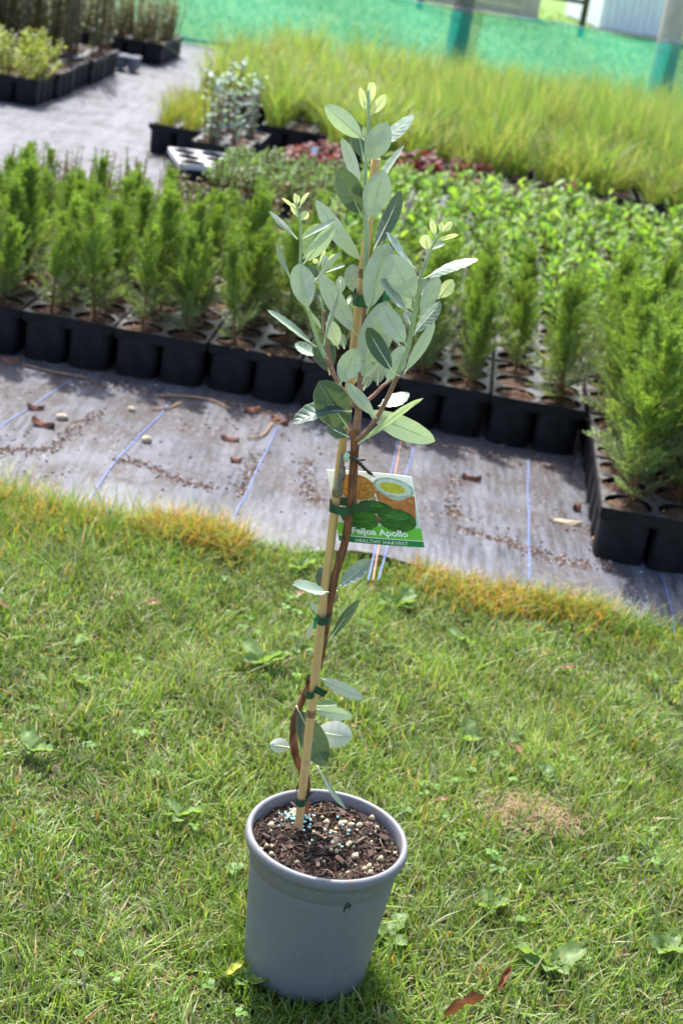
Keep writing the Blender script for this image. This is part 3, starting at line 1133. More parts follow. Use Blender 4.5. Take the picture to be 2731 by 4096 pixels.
for ri in range(9):
    y = 8.60 + ri * .394
    x0 = -1.05 if ri else -.97
    for k in range(9 if ri < 3 else 11):
        x = x0 + .285 * (k if ri < 3 else k - 2) + rng.uniform(-.02, .02)
        if x < -.4 and ri == 0 and x < -.9: continue
        right = x > -.35
        if ri in (0, 1, 2) or k == 0:
            tray(x, y, 'black tray at the foot of the grass bed', 'trays of the grass bed')
        else:
            tray(x, y, 'black tray buried inside the grass bed', 'trays inside the grass bed')
        for ci, c in enumerate(cells(x, y)):
            if ri > 2 and ci % 2 == 0: continue
            if rng.random() < (.45 if ri < 2 else .1): continue
            if right and ri >= 1:
                grassy('tall_grass', tall[rng.randrange(4)], c, .62, 'tall upright bright green grass clump of the grass bed', 'tall upright grasses', rng.uniform(.38, .60) * (1 if ri < 5 else .82))
            else:
                grassy('arching_grass', arch[rng.randrange(4)], c, .46, 'arching yellow green grass tuft beside the upright grasses', 'arching grasses', rng.uniform(.28, .62))

# trays along the far side of the bare path
for j in range(5):
    y = 9.0 + TL / 2 + j * .394
    for i in range(5):
        x = -2.54 - TW / 2 - i * .285 + (.02 if j % 2 else 0)
        vis = i == 0 or j == 0
        if j < 3:
            tray(x, y, 'black tray of yellow green shrubs across the bare mat path', 'trays of yellow green shrubs', vis)
        else:
            tray(x, y, 'black tray of staked dark saplings across the bare mat path', 'trays of staked saplings', vis)
        for ci, c in enumerate(cells(x, y)):
            if j < 2 or (j == 2 and i > 1):
                if i == 0 and ci in (3, 4, 5) and j > 0: continue
                if ci % 2 == 1 and rng.random() < .4: continue
                plant('yellow_green_shrub', yel[rng.randrange(3)], c, rng.uniform(.9, 1.2), 'dense bright yellow green shrub in trays across the path', 'shrub', 'yellow green shrubs')
            elif j > 2:
                if rng.random() < .3: continue
                e = plant('staked_sapling', olive[rng.randrange(3)], c, rng.uniform(.9, 1.15), 'dark olive sapling tied to a thin cane in trays across the path', 'sapling', 'staked olive saplings')
                link('cane', bpy.data.meshes.get('cane') or mesh('cane', *tube([(.01, 0, -.05), (.015, .01, 1.05)], .006, 6), M['wood']), e)
for i in range(5):
    for j in range(2):
        x, y = -2.40 - TW / 2 - i * .285, 11.72 + TL / 2 + j * .394
        tray(x, y, 'black tray of grey green shrubs beside the netting', 'trays of grey green shrubs', i == 0 or j == 0)
        for c in cells(x, y):
            if rng.random() < .25: continue
            plant('grey_green_shrub', grey[rng.randrange(3)], c, rng.uniform(.85, 1.15), 'grey green twiggy shrub in the trays beside the netting', 'shrub', 'grey green shrubs')
t = empty('pot_carrier', B(-2.57, 11.17, .02), -GA)
tag(t, 'small blue grey plastic carrier of empty pots between the black trays', 'carrier')
for i in range(3):
    for j in range(2):
        v, f = lathe([(.03, 0), (.042, .085), (.045, .09), (.040, .088), (.028, .004)], 14, True)
        link('small_pot', mesh('small_pot', v, f, M['greytray']), t, (-.09 + .09 * i, -.045 + .09 * j, 0))

# ------------------------------------------------------------------ lawn
POT = Vector((0.055, 1.902, 0))


def patch(x, y):
    return bend_noise(x * 1.6 + 3, y * 1.6) * .5 + bend_noise(x * 4.3, y * 4.1 + 2) * .3


N = 430000
x = nr.uniform(-1.75, 1.75, N)
y = 1.10 + nr.uniform(0, 1, N) * 2.5
keep = (y < mat_edge(x) + nr.normal(0, .02, N) - .01) & ((np.abs(x - .02) < .12 + .27 * y) | (nr.uniform(0, 1, N) < .22))
keep &= np.hypot(x - POT.x, y - POT.y) > .083
x, y = x[keep], y[keep]
N = len(x)
pt = patch(x, y)
# turf grows in small tussocks with thin patches between
cl = bend_noise(x * 17, y * 17) + .5 * bend_noise(x * 41 + 2, y * 39)
keep = nr.uniform(0, 1, N) < np.clip(.8 + .3 * cl, .4, 1)
x, y, pt = x[keep], y[keep], pt[keep]
N = len(x)
pos = np.stack([x, y, lawn_z(x, y) - .004], 1)
typ = nr.uniform(0, 1, N)
hh = np.clip(nr.normal(.031, .011, N) * (1 + .5 * pt + .22 * bend_noise(x * 9 + 1, y * 9)), .010, .085)
flat = (typ > .72)
lean = np.where(flat, nr.uniform(1.2, 2.6, N), np.abs(nr.normal(.45, .35, N)))
hh = np.where(flat, hh * .55, hh)
V, T, bi, tt = blades(pos, hh, nr.uniform(.0018, .0052, N), nr.uniform(0, 6.283, N), lean, 3, droop=np.clip(nr.normal(.2, .15, N), 0, .5))
g1 = np.array([.105, .20, .03])
g2 = np.array([.20, .29, .055])
g3 = np.array([.23, .28, .16])
dd = np.array([.36, .31, .18])
oo = np.array([.32, .17, .05])
mixv = np.clip(.5 + .45 * pt + nr.normal(0, .3, N), 0, 1)[:, None]
cb = g1 * (1 - mixv) + g2 * mixv
r1 = nr.uniform(0, 1, N)
cb[r1 < .12 + .16 * np.clip(bend_noise(x * 5 + 9, y * 5), 0, 1)] = g3
cb[(r1 > .90) & (r1 < .988)] = dd
cb[r1 >= .988] = oo
cb *= nr.uniform(.7, 1.3, (N, 1)) * (1 + .16 * bend_noise(x * 7, y * 7 + 4))[:, None]
tag(link('lawn_grass', npmesh('lawn_grass', V, T, cb[bi], M['grass'])), 'short mown lawn grass in front of the weed mat', 'grass', kind='stuff')

N = 1500
ra = nr.uniform(0, 6.283, N)
rd = nr.uniform(.088, .135, N)
pos = np.stack([POT.x + rd * np.cos(ra), POT.y + rd * np.sin(ra), np.full(N, -.003)], 1)
V, T, bi, tt = blades(pos, nr.uniform(.025, .062, N), nr.uniform(.002, .004, N), ra + nr.normal(0, .9, N), np.abs(nr.normal(.3, .25, N)), 3)
cb = (g1 * .6 + g2 * .4) * nr.uniform(.7, 1.3, (N, 1))
tag(link('pot_edge_grass', npmesh('pot_edge_grass', V, T, cb[bi], M['grass'])), 'longer grass blades standing round the foot of the pot', 'grass', kind='stuff')

# longer, drying grass along the edge of the mat
ex, ey, eh, ec, el = [], [], [], [], []


def edge_clump(px0, px1, n, h0, h1, golden, depth=.22):
    for _ in range(n):
        px = rng.uniform(px0, px1)
        t = (px - 0) / 2731
        xw = -.80 + 1.63 * t
        yw = float(mat_edge(xw)) + .02 - abs(rng.gauss(0, depth))
        ex.append(xw + rng.gauss(0, .02)); ey.append(yw)
        eh.append(rng.uniform(h0, h1) * (1 - .35 * rng.random()))
        ec.append((.40, .31, .06) if rng.random() < golden * .5 else ((.44, .22, .05) if rng.random() < golden * .45 else ((.21, .30, .045) if rng.random() < .5 else (.12, .25, .035))))


edge_clump(-700, 560, 3400, .06, .15, .38, .10)
edge_clump(-700, 900, 3000, .04, .09, .15, .16)
edge_clump(600, 960, 2600, .05, .12, .85, .06)
edge_clump(900, 1700, 1200, .03, .06, .12, .06)
edge_clump(1660, 2080, 1900, .03, .08, .95, .07)
edge_clump(2080, 2450, 1300, .04, .09, .65, .05)
edge_clump(2400, 3400, 1800, .03, .08, .22, .08)
N = len(ex)
pos = np.stack([np.array(ex), np.array(ey), np.full(N, 0.0)], 1)
V, T, bi, tt = blades(pos, np.array(eh), nr.uniform(.0018, .0035, N), nr.uniform(0, 6.283, N), np.abs(nr.normal(.6, .4, N)), 4, droop=np.clip(nr.normal(.3, .15, N), 0, .6))
tag(link('drying_grass', npmesh('drying_grass', V, T, np.array(ec)[bi] * nr.uniform(.8, 1.2, (len(bi), 1)), M['grass'])), 'longer golden grass drying along the weed mat edge', 'grass', kind='stuff')

# brown clippings
cp = G(2110, 3290)
N = 1500
pos = np.stack([cp.x + nr.normal(0, .045, N), cp.y + nr.normal(0, .028, N), nr.uniform(.005, .024, N)], 1)
V, T, bi, tt = blades(pos, nr.uniform(.004, .012, N), .002, nr.uniform(0, 6.283, N), nr.uniform(2, 5, N), 3)
cb = np.array([[.30, .22, .12], [.24, .17, .09], [.36, .28, .17]])[nr.integers(0, 3, N)]
tag(link('dry_clippings', npmesh('dry_clippings', V, T, cb[bi], M['dry'])), 'small patch of dry brown grass clippings on the lawn', 'clippings', kind='stuff')

# clover scattered in the turf (uncountable)
N = 520
cx = nr.uniform(-.9, .95, N)
cy = nr.uniform(1.25, 3.2, N)
k = (bend_noise(cx * 3.3 + 5, cy * 3.1) > .35) & (np.hypot(cx - POT.x, cy - POT.y) > .14)
cx, cy = cx[k], cy[k]
pos, dr, nm, cc = [], [], [], []
for a, b in zip(cx, cy):
    z = .022 + rng.uniform(0, .014)
    a0 = rng.uniform(0, 6.28)
    c = np.array([.11, .22, .04]) * rng.uniform(.8, 1.3)
    for q in range(3):
        an = a0 + q * 2.094
        pos.append((a, b, z)); dr.append((math.cos(an), math.sin(an), rng.uniform(-.1, .4))); nm.append((rng.gauss(0, .2), rng.gauss(0, .2), 1)); cc.append(c)
V, T, bi = leaves_np(np.array(pos), np.array(dr), np.array(nm), nr.uniform(.009, .015, len(pos)), .011, .1)
tag(link('clover', npmesh('clover', V, T, np.array(cc)[bi], M['small'])), 'bright clover leaves scattered through the lawn', 'clover', kind='stuff')


# ------------------------------------------------------------------ generic single broad leaf used for weeds and litter
def broad_leaf(L, W, lift, curl, seed, mat, cols, jag=0.0, nu=8, nv=4):
    r = np.random.default_rng(seed)
    v, f, c = [], [], []
    for i in range(nu + 1):
        t = i / nu
        w = W * .5 * (math.sin(math.pi * min(1, .04 + t * .96)) ** .7) * (1 + jag * math.sin(i * 2.6))
        for j in range(nv + 1):
            s = j / nv * 2 - 1
            z = lift * math.sin(t * 1.9) + curl * abs(s) ** 1.4 * W + .003 * math.sin(i * 1.7 + s * 3 + seed)
            v.append((L * t, w * s, z))
            c.append(np.array(cols[0]) * (1 - abs(s)) + np.array(cols[1]) * abs(s))
    for i in range(nu):
        for j in range(nv):
            a = i * (nv + 1) + j
            f.append((a, a + nv + 1, a + nv + 2, a + 1))
    return mesh('leaf', v, f, mat, True, cols=np.array(c) * r.uniform(.85, 1.15))


weed_leaves = [broad_leaf(.055, .034, .016, .2, s, M['small'], [(.22, .31, .13), (.15, .25, .08)], .12) for s in range(3)]
weedspec = [((1050, 2650), 1.25, 7, 'broad pale plantain weed growing in the lawn near the stake'), ((330, 2720), .75, 4, 'small pale weed in the lawn below the golden grass'),
            ((1860, 2960), .8, 6, 'flat round-leaved weed beside a fallen dry leaf'), ((2180, 3130), .8, 5, 'small dock weed below the pinkish dry leaf'),
            ((2200, 3860), 1.1, 7, 'large ragged dandelion weed in the open lawn'), ((1560, 3760), .95, 6, 'pale dandelion weed touching the pot side'),
            ((980, 3920), 1.0, 6, 'round-leaved weed at the foot of the grey pot'), ((720, 3260), .85, 5, 'pale broad weed in the lawn beside the pot rim'),
            ((1960, 3640), .8, 5, 'small clover-like weed patch in open lawn'), ((130, 3000), .9, 6, 'broad pale weed at the lawn side away from the pot'),
            ((2650, 3800), .9, 5, 'dark green broad weed in the far lawn corner'), ((1200, 2270), .9, 6, 'leafy weed growing at the torn mat edge by the stake'),
            ((1590, 2420), 1.1, 6, 'upright broad weed at the mat edge below the tag'), ((1850, 2560), .8, 5, 'creeping weed below the orange dry grass')]
for (px, py), sc, n, lab in weedspec:
    g = G(px, py, .015)
    e = empty('lawn_weed', (g.x, g.y, .002), rng.uniform(0, 6))
    tag(e, lab, 'weed', 'broad weeds in the lawn')
    for k in range(n):
        o = link('leaf', weed_leaves[rng.randrange(3)], e, (0, 0, rng.uniform(.004, .012)), k * 6.283 / n + rng.uniform(-.6, .6), sc * rng.uniform(.4, 1.1))
        o.rotation_euler.y = rng.uniform(-.40, 0.0)
        o.rotation_euler.x = rng.uniform(-.5, .5)

# litter: dry leaves in the lawn, bark bits, stones and twigs on the mat
dry = [broad_leaf(.055, .011, .014, .9, s, M['dry'], [(.20, .085, .04), (.13, .06, .03)], .15) for s in range(2)]
dryp = [broad_leaf(.045, .014, .006, .5, s, M['dry'], [(.45, .30, .22), (.33, .22, .16)], .05) for s in range(2)]
for (px, py, sc, rz, me, lab) in [(2090, 3010, 1.0, 2.3, dryp[0], 'pinkish brown dry leaf lying on the open lawn'), (1735, 3190, .75, .3, dryp[1], 'pale curled dry leaf lying behind the pot rim'),
                                  (1980, 3960, .95, 1.2, dry[0], 'rusty brown serrated dry leaf standing in the grass'), (1780, 4060, 1.2, .5, dry[1], 'long rusty dry leaf lying flat by the lower lawn edge'),
                                  (580, 2400, .8, .2, dryp[1], 'pinkish dry leaf under the golden grass'), (40, 2420, .9, 2.9, dryp[0], 'brown dry leaf at the lawn side under golden grass'),
                                  (905, 3890, .6, .9, broad_leaf(.06, .022, .012, .3, 5, M['dry'], [(.42, .40, .05), (.25, .3, .06)]), 'yellowing fallen leaf close to the pot foot'),
                                  (2240, 2660, .7, .2, dryp[0], 'beige dry leaf below the orange grass'), (1180, 2380, .9, 1.0, dryp[1], 'pale dry leaf at the mat edge behind the stake')]:
    g = G(px, py, .03)
    o = link('dry_leaf', me, None, (g.x, g.y, .022), rz, sc)
    o.rotation_euler.x = rng.uniform(-.4, .4)
    tag(o, lab, 'leaf', 'dry leaves on the lawn')


def lump(seed, sx, sy, sz):
    r = random.Random(seed)
    v, f = [], []
    n, m = 8, 4
    for i in range(m + 1):
        th = math.pi * i / m
        for k in range(n):
            a = 2 * math.pi * k / n
            q = 1 + r.uniform(-.22, .22)
            v.append((sx * q * math.sin(th) * math.cos(a), sy * q * math.sin(th) * math.sin(a), sz * q * math.cos(th)))
    for i in range(m):
        for k in range(n):
            k2 = (k + 1) % n
            f.append((i * n + k, (i + 1) * n + k, (i + 1) * n + k2, i * n + k2))
    return v, f


def flake(seed, sx, sy, sz):
    r = random.Random(seed)
    v, f = [], []
    nx_, ny_ = 6, 3
    top = {}
    for k in (0, 1):
        for i in range(nx_ + 1):
            for j in range(ny_ + 1):
                a, b = i / nx_ * 2 - 1, j / ny_ * 2 - 1
                taper = (1 - abs(a) ** 2.5 * .7) * r.uniform(.75, 1.2)
                v.append((sx * a * r.uniform(.9, 1.1), sy * b * taper, sz * (.9 * (1 - b * b) - .5 + .5 * r.uniform(-.4, .4)) + (k - .5) * sz * .5 + sz * .6 * a * a))
    m = (nx_ + 1) * (ny_ + 1)
    for i in range(nx_):
        for j in range(ny_):
            a = i * (ny_ + 1) + j
            q = (a, a + ny_ + 1, a + ny_ + 2, a + 1)
            f.append(tuple(reversed(q)))
            f.append(tuple(x + m for x in q))
    for i in range(nx_):
        for j in (0, ny_):
            a = i * (ny_ + 1) + j
            f.append((a, a + ny_ + 1, a + ny_ + 1 + m, a + m))
    for j in range(ny_):
        for i in (0, nx_):
            a = i * (ny_ + 1) + j
            f.append((a, a + 1, a + 1 + m, a + m))
    return v, f


M['redbark'] = plain('reddish_bark', (.13, .06, .04), .8, .2, .3, 90)
M['palestone'] = plain('pale_stone', (.42, .34, .24), .8, .2, .15, 90)
for i, (px, py, sx, sy, sz, mt, nm, cat, rz, lab) in enumerate([
        (145, 1630, .022, .012, .010, 'redbark', 'bark_piece', 'bark', .3, 'reddish bark piece beside a blue thread'), (172, 1710, .034, .013, .012, 'redbark', 'bark_piece', 'bark', -.4, 'long reddish bark piece beside the cream stone'),
        (245, 1682, .019, .014, .010, 'palestone', 'small_stone', 'stone', 0, 'cream stone beside the long bark piece'), (527, 1640, .012, .009, .008, 'palestone', 'small_stone', 'stone', 0, 'small tan stone near the tray shadow'),
        (583, 1783, .015, .012, .012, 'palestone', 'small_stone', 'stone', 0, 'round tan stone beside the second blue thread'), (1885, 1912, .026, .011, .010, 'redbark', 'bark_piece', 'bark', 0, 'dark bark lump on open mat behind the tag'),
        (2305, 2035, .012, .012, .012, 'redbark', 'bark_piece', 'bark', .7, 'dark red curled chip beside the pale wood chip'), (2260, 2090, .045, .010, .006, 'palestone', 'wood_chip', 'wood chip', .15, 'long pale wood chip lying on the mat'),
        (2400, 2150, .010, .022, .006, 'palestone', 'wood_chip', 'wood chip', .2, 'short pale wood chip against the jutting tray'), (920, 1755, .026, .010, .008, 'redbark', 'bark_piece', 'bark', -.1, 'brown bark sliver between two blue threads'),
        (1010, 1640, .026, .016, .010, 'redbark', 'bark_piece', 'bark', .6, 'rusty bark flake at the foot of the trays'), (1120, 1680, .03, .014, .010, 'redbark', 'bark_piece', 'bark', -.5, 'reddish curled leaf-like bark at the blue thread end'),
        (945, 1840, .016, .010, .008, 'redbark', 'bark_piece', 'bark', .4, 'small orange bark crumb on the mat'), (40, 1440, .03, .012, .01, 'redbark', 'bark_piece', 'bark', .1, 'reddish bark strip under the tray rim shadow')]):
    g = G(px, py, .02)
    o = link(nm, mesh(nm, *(lump if nm == 'small_stone' else flake)(i, sx, sy, sz), M[mt], nm == 'small_stone'), None, (g.x, g.y, float(mat_z(g.x, g.y)) + sz * .7), rz)
    tag(o, lab, cat, 'litter on the weed mat')
for i, (pts, r, lab) in enumerate([([(90, 1455), (200, 1478), (350, 1505)], .003, 'thin dry twig lying in the shade of the trays'), ([(640, 1580), (760, 1590), (860, 1610), (925, 1640)], .003, 'curved dry twig at the foot of the tray row'),
                                   ([(610, 1635), (680, 1628), (725, 1612)], .003, 'short dry twig crossing a blue thread'), ([(2390, 2210), (2370, 2160), (2375, 2150)], .003, 'bent dry twig beside the jutting tray corner'),
                                   ([(2645, 2238), (2700, 2245), (2760, 2262)], .003, 'dry stalk leaning at the jutting tray foot'), ([(990, 1755), (1050, 1745), (1090, 1690)], .003, 'hooked dry twig under reddish bark')]):
    q = [G(a, b, .02) for a, b in pts]
    q = [Vector((p.x, p.y, float(mat_z(p.x, p.y)) + .006)) for p in q]
    o = link('dry_twig', mesh('dry_twig', *tube(catmull(q), r, 6), M['twig']))
    tag(o, lab, 'twig', 'litter on the weed mat')
# fine crumbs of bark and grit swept into the mat's hollows (uncountable)
cv, cf, cc = [], [], []
crumb_xy = []
for k in range(2400):
    xx = rng.uniform(-1.4, 1.1)
    yy = rng.uniform(3.55, 4.75)
    if bend_noise(xx * 2.2 + 1, yy * 4.5) < .25 and rng.random() < .85: continue
    crumb_xy.append((xx, yy))
for line in ([(-60, 1830), (60, 1800), (200, 1800), (290, 1725), (400, 1660)], [(470, 1860), (590, 1885), (720, 1940), (860, 1965)], [(1235, 1840), (1225, 1950), (1270, 2020)], [(960, 1990), (985, 1900), (1020, 1820)],
             [(1810, 1900), (1800, 2000), (1825, 2060)], [(1850, 2120), (2000, 2165), (2110, 2205), (2240, 2240), (2350, 2262)], [(2370, 2100), (2400, 2220), (2440, 2275)], [(330, 1520), (600, 1560), (900, 1610), (1200, 1660)], [(1650, 1760), (1950, 1810), (2250, 1870)]):
    q = [G(a, b, .02) for a, b in line]
    q = catmull(q, 10)
    for k in range(len(q) * 9):
        p = q[rng.randrange(len(q))]
        crumb_xy.append((p[0] + rng.gauss(0, .012), p[1] + rng.gauss(0, .016)))
for xx, yy in crumb_xy:
    s = rng.uniform(.0015, .006)
    a = rng.uniform(0, 6.28)
    z = float(mat_z(xx, yy)) + .001
    ca, sa = math.cos(a), math.sin(a)
    q = [(-s, -s * .4, 0), (s, -s * .5, 0), (s * .8, s * .5, 0), (-s * .9, s * .4, 0), (0, 0, s * .7)]
    o = len(cv)
    cv += [(xx + p[0] * ca - p[1] * sa, yy + p[0] * sa + p[1] * ca, z + p[2]) for p in q]
    cf += [(o, o + 1, o + 4), (o + 1, o + 2, o + 4), (o + 2, o + 3, o + 4), (o + 3, o, o + 4)]
    cc += [rng.choice([(.12, .065, .042), (.08, .05, .035), (.06, .036, .026), (.16, .09, .06), (.10, .06, .04), (.36, .33, .3)])] * 5
tag(link('mat_crumbs', mesh('mat_crumbs', cv, cf, M['chip'], False, cols=np.array(cc))), 'fine bark crumbs and grit strewn over the weed mat', 'crumbs', kind='stuff')

# ------------------------------------------------------------------ grey plastic pot
PH, RB, RR = 0.245, 0.089, 0.110


def pot_r(z):
    return RB + (RR - RB) * z / PH


pot = empty('plant_pot', POT)
tag(pot, 'grey round plastic plant pot standing on the lawn', 'pot')
prof = [(RB - .012, 0.0), (RB - .008, .001), (RB - .006, .010), (RB - .001, .016), (pot_r(.02), .02)]
prof += [(pot_r(z), z) for z in (.06, .10, .14, .18, .196)]
prof += [(pot_r(.2) - .0008, .1985), (pot_r(.2) + .0006, .2005), (pot_r(.215) + .0006, .215), (pot_r(.226) + .0006, .2265)]
link('wall', mesh('pot_wall', *lathe(prof, 96), M['pot']), pot)
rp = [(pot_r(.226) - .001, .2262), (.1145, .2268), (.1168, .229), (.1176, .234), (.1172, .2395), (.1155, .2435), (.1125, .2452), (.1095, .2445), (.1078, .242), (.1066, .232), (.1055, .215), (.1045, .195)]
link('rim', mesh('pot_rim', *lathe(rp, 96), M['pot']), pot)
link('base', mesh('pot_base', *lathe([(RB - .012, .0005), (.001, .0005)], 48, True), M['pot']), pot)


def on_pot(px, py, off=.0006):
    d = ray(px, py)
    t = 1.4
    while t < 2.6:
        p = C0 + d * t
        if math.hypot(p.x - POT.x, p.y - POT.y) < pot_r(p.z) + off: return p
        t += .0004
    return p


def c5(x, y): return (900 + x * .5421, 3050 + y * .5421)


strokes = [[(878, 1105), (885, 1070), (898, 1040), (908, 1036), (916, 1058), (922, 1085)], [(882, 1078), (905, 1066), (936, 1052)]]
lv_, lf_ = [], []
for s in strokes:
    pp = [on_pot(*c5(*q)) - POT for q in catmull(s, 3)]
    lv_, lf_ = join((lv_, lf_), tube(pp, [.0009] * (len(pp) - 1) + [.0005], 6))
link('handwritten_letter', mesh('handwritten_letter', lv_, lf_, M['ink']), pot)

# potting mix
SZ = 0.2225
mixo = empty('potting_mix', (POT.x, POT.y, 0))
tag(mixo, 'dark bark and pumice potting mix filling the grey pot', 'potting mix')


def soil_h(x, y):
    r = math.hypot(x, y) / .106
    return SZ + .004 * math.sin(x * 60 + 1) * math.cos(y * 55) + .003 * math.sin(x * 130 + y * 90) - .012 * max(0, 1 - math.hypot(x - .02, y + .035) / .05) + .004 * r


sv, sf = [(0, 0, soil_h(0, 0))], []
nr_, na_ = 22, 64
for i in range(1, nr_ + 1):
    for k in range(na_):
        a = 2 * math.pi * k / na_
        r = .1062 * i / nr_
        xx, yy = r * math.cos(a), r * math.sin(a)
        sv.append((xx, yy, soil_h(xx, yy) + rng.uniform(-.0018, .0018)))
for k in range(na_): sf.append((0, 1 + k, 1 + (k + 1) % na_))
for i in range(nr_ - 1):
    for k in range(na_):
        a, b = 1 + i * na_ + k, 1 + i * na_ + (k + 1) % na_
        sf.append((a, a + na_, b + na_, b))
link('soil', mesh('soil', sv, sf, M['mixsoil'], False), mixo)


def chip_mesh(seed, col):
    r = random.Random(seed)
    a, b = box(-.5, .5, -.22, .22, -.12, .12)
    a = [(x * r.uniform(.6, 1.15) + r.uniform(-.08, .08), y * r.uniform(.5, 1.3), z * r.uniform(.5, 1.3)) for x, y, z in a]
    return mesh('bark_chip', a, b, M['chip'], False, cols=np.array([col] * 8))


chips = [chip_mesh(s, c) for s, c in enumerate([(.04, .022, .016), (.06, .032, .024), (.028, .017, .014), (.10, .058, .04), (.02, .013, .011), (.05, .026, .018), (.13, .09, .065), (.07, .034, .023)])]
pums = [mesh('pumice_stone', *lump(200 + s, 1, .85, .8), M['pumice']) for s in range(4)]
ferts = [mesh('fertiliser_granule', *lump(220 + s, 1, 1, .95), M['fert']) for s in range(2)]


def rnd_disc(R):
    a, r = rng.uniform(0, 6.283), R * math.sqrt(rng.random())
    return r * math.cos(a), r * math.sin(a)


for k in range(290):
    x, y = rnd_disc(.101)
    L = rng.choice([.005, .006, .007, .008, .010, .013, .018]) * rng.uniform(.8, 1.2)
    o = link('bark_chip', chips[rng.randrange(8)], mixo, (x, y, soil_h(x, y) + .0015 + L * .08), 0, (L, L * rng.uniform(.5, 1.0), L * rng.uniform(.4, .8)))
    o.rotation_euler = (rng.uniform(-.5, .5), rng.uniform(-.5, .5), rng.uniform(0, 6.28))
for k in range(80):
    x, y = rnd_disc(.10)
    if x < .02 and y < .0 and rng.random() < .6: x, y = rnd_disc(.10)
    s = rng.choice([.0016, .002, .0026, .0032, .004, .0056]) * rng.uniform(.8, 1.15)
    o = link('pumice_stone', pums[rng.randrange(4)], mixo, (x, y, soil_h(x, y) + s * .55), 0, (s, s * rng.uniform(.8, 1.3), s))
    o.rotation_euler = (rng.uniform(0, 3), rng.uniform(0, 3), rng.uniform(0, 6.28))
for k in range(62):
    if k < 48: x, y = rng.gauss(-.052, .014), rng.gauss(.046, .012)
    else: x, y = rng.gauss(.012, .024), rng.gauss(.035, .018)
    if math.hypot(x, y) > .098: continue
    s = rng.uniform(.0016, .0025)
    link('fertiliser_granule', ferts[rng.randrange(2)], mixo, (x, y, soil_h(x, y) + s * 1.1 + .001), 0, s)
v, f, cc = [], [], []
for k in range(4200):
    x, y = rnd_disc(.104)
    s = rng.uniform(.0006, .0022)
    z = soil_h(x, y) + .0006
    o = len(v)
    a = rng.uniform(0, 6.28)
    v += [(x + s * math.cos(a), y + s * math.sin(a), z), (x + s * math.cos(a + 2.1), y + s * math.sin(a + 2.1), z), (x + s * math.cos(a + 4.2), y + s * math.sin(a + 4.2), z), (x, y, z + s * 1.3)]
    f += [(o, o + 1, o + 3), (o + 1, o + 2, o + 3), (o + 2, o, o + 3)]
    cc += [rng.choice([(.04, .025, .017), (.07, .04, .028), (.14, .09, .06), (.45, .39, .27), (.025, .016, .012)])] * 4
o = link('soil_crumbs', mesh('soil_crumbs', v, f, M['chip'], False, cols=np.array(cc)), mixo)
o['kind'] = 'stuff'
for k in range(16):
    x, y = rnd_disc(.09)
    a = rng.uniform(0, 6.28)
    L = rng.uniform(.015, .035)
    q = [Vector((x + L * t * math.cos(a + t * .8), y + L * t * math.sin(a + t * .8), soil_h(x, y) + .003 + .006 * math.sin(t * 3))) for t in (0, .35, .7, 1)]
    link('root_fibre', mesh('root_fibre', *tube(catmull(q, 3), .0005, 5), M['twig']), mixo)

# ------------------------------------------------------------------ bamboo stake
CR = {'1': (1000, 280, .6378), '2': (1000, 1000, .6378), '3': (1000, 1780, .574), '4': (900, 2500, .5102), '6': (1050, 750, .2976), '7': (1400, 850, .3508), '8': (1130, 1450, .4273), '0': (0, 0, 1)}


def cpx(c, x, y):
    a, b, s = CR[c]
    return a + x * s, b + y * s


MPX = 1.93 / FPX * 1.02                                   # metres per photo pixel at the plant
YS = 1.932
S0, S1 = P(1187, 3352, YS), P(1502, 634, YS)
S0 = S0 + (S0 - S1).normalized() * .06
sax = (S1 - S0).normalized()
SLEN = (S1 - S0).length
stake = empty('bamboo_stake', S0)
tag(stake, 'straight tan bamboo stake pushed into the pot beside the stem', 'stake')
stake.rotation_euler = sax.to_track_quat('Z', 'Y').to_euler()
sr0, sr1 = 20.5 * MPX, 18 * MPX


def st_t(py):
    p = P(1187 + (3352 - py) / 2718 * 315, py, YS)
    return (p - S0).dot(sax)


nodes = [st_t(2852), st_t(1970), st_t(1092)]
pts, rad = [], []
nseg = 90
for i in range(nseg + 1):
    z = SLEN * i / nseg
    r = sr0 + (sr1 - sr0) * i / nseg
    pts.append((0.0006 * math.sin(z * 9), 0.0006 * math.cos(z * 7), z)); rad.append(r)
link('cane', mesh('cane', *tube(pts, rad, 18), M['bamboo']), stake)
nm_dark = plain('cane_node', (.32, .19, .09), .6, .3, scale=180, col2=(.10, .055, .03))
for i, zn in enumerate(nodes):
    r = sr0 + (sr1 - sr0) * zn / SLEN
    off = .0006 * math.sin(zn * 9), .0006 * math.cos(zn * 7)
    pr = [(r * .99, -.006), (r * 1.045, -.0045), (r * 1.03, -.003), (r * 1.10, -.0008), (r * 1.10, .0008), (r * 1.02, .003), (r * .99, .007)]
    link('node_ring', mesh('node_ring', *lathe(pr, 20), nm_dark), stake, (off[0], off[1], zn))
v, f = lathe([(sr1 * .62, 0), (sr1 * .6, .0012)], 18, True)
link('hollow_end', mesh('hollow_end', v, f, nm_dark), stake, (pts[-1][0], pts[-1][1], SLEN - .0006))
# snapped side shoot at the middle node
q = [P(*cpx('3', a, b), YS - .012) for a, b in ((612, 345), (622, 270), (640, 180), (634, 60))]
q2 = [P(*cpx('3', a, b), YS - .010) for a, b in ((620, 300), (648, 220), (658, 150))]
inv = (Matrix.Translation(S0) @ sax.to_track_quat('Z', 'Y').to_matrix().to_4x4()).inverted()
link('snapped_shoot', mesh('snapped_shoot', *join(tube([inv @ p for p in q], [.0065, .006, .004, .0015], 8), tube([inv @ p for p in q2], [.004, .0035, .0015], 7)), plain('grey_shoot', (.26, .21, .16), .85, .2, scale=150, col2=(.12, .09, .07), bump=.6)), stake)

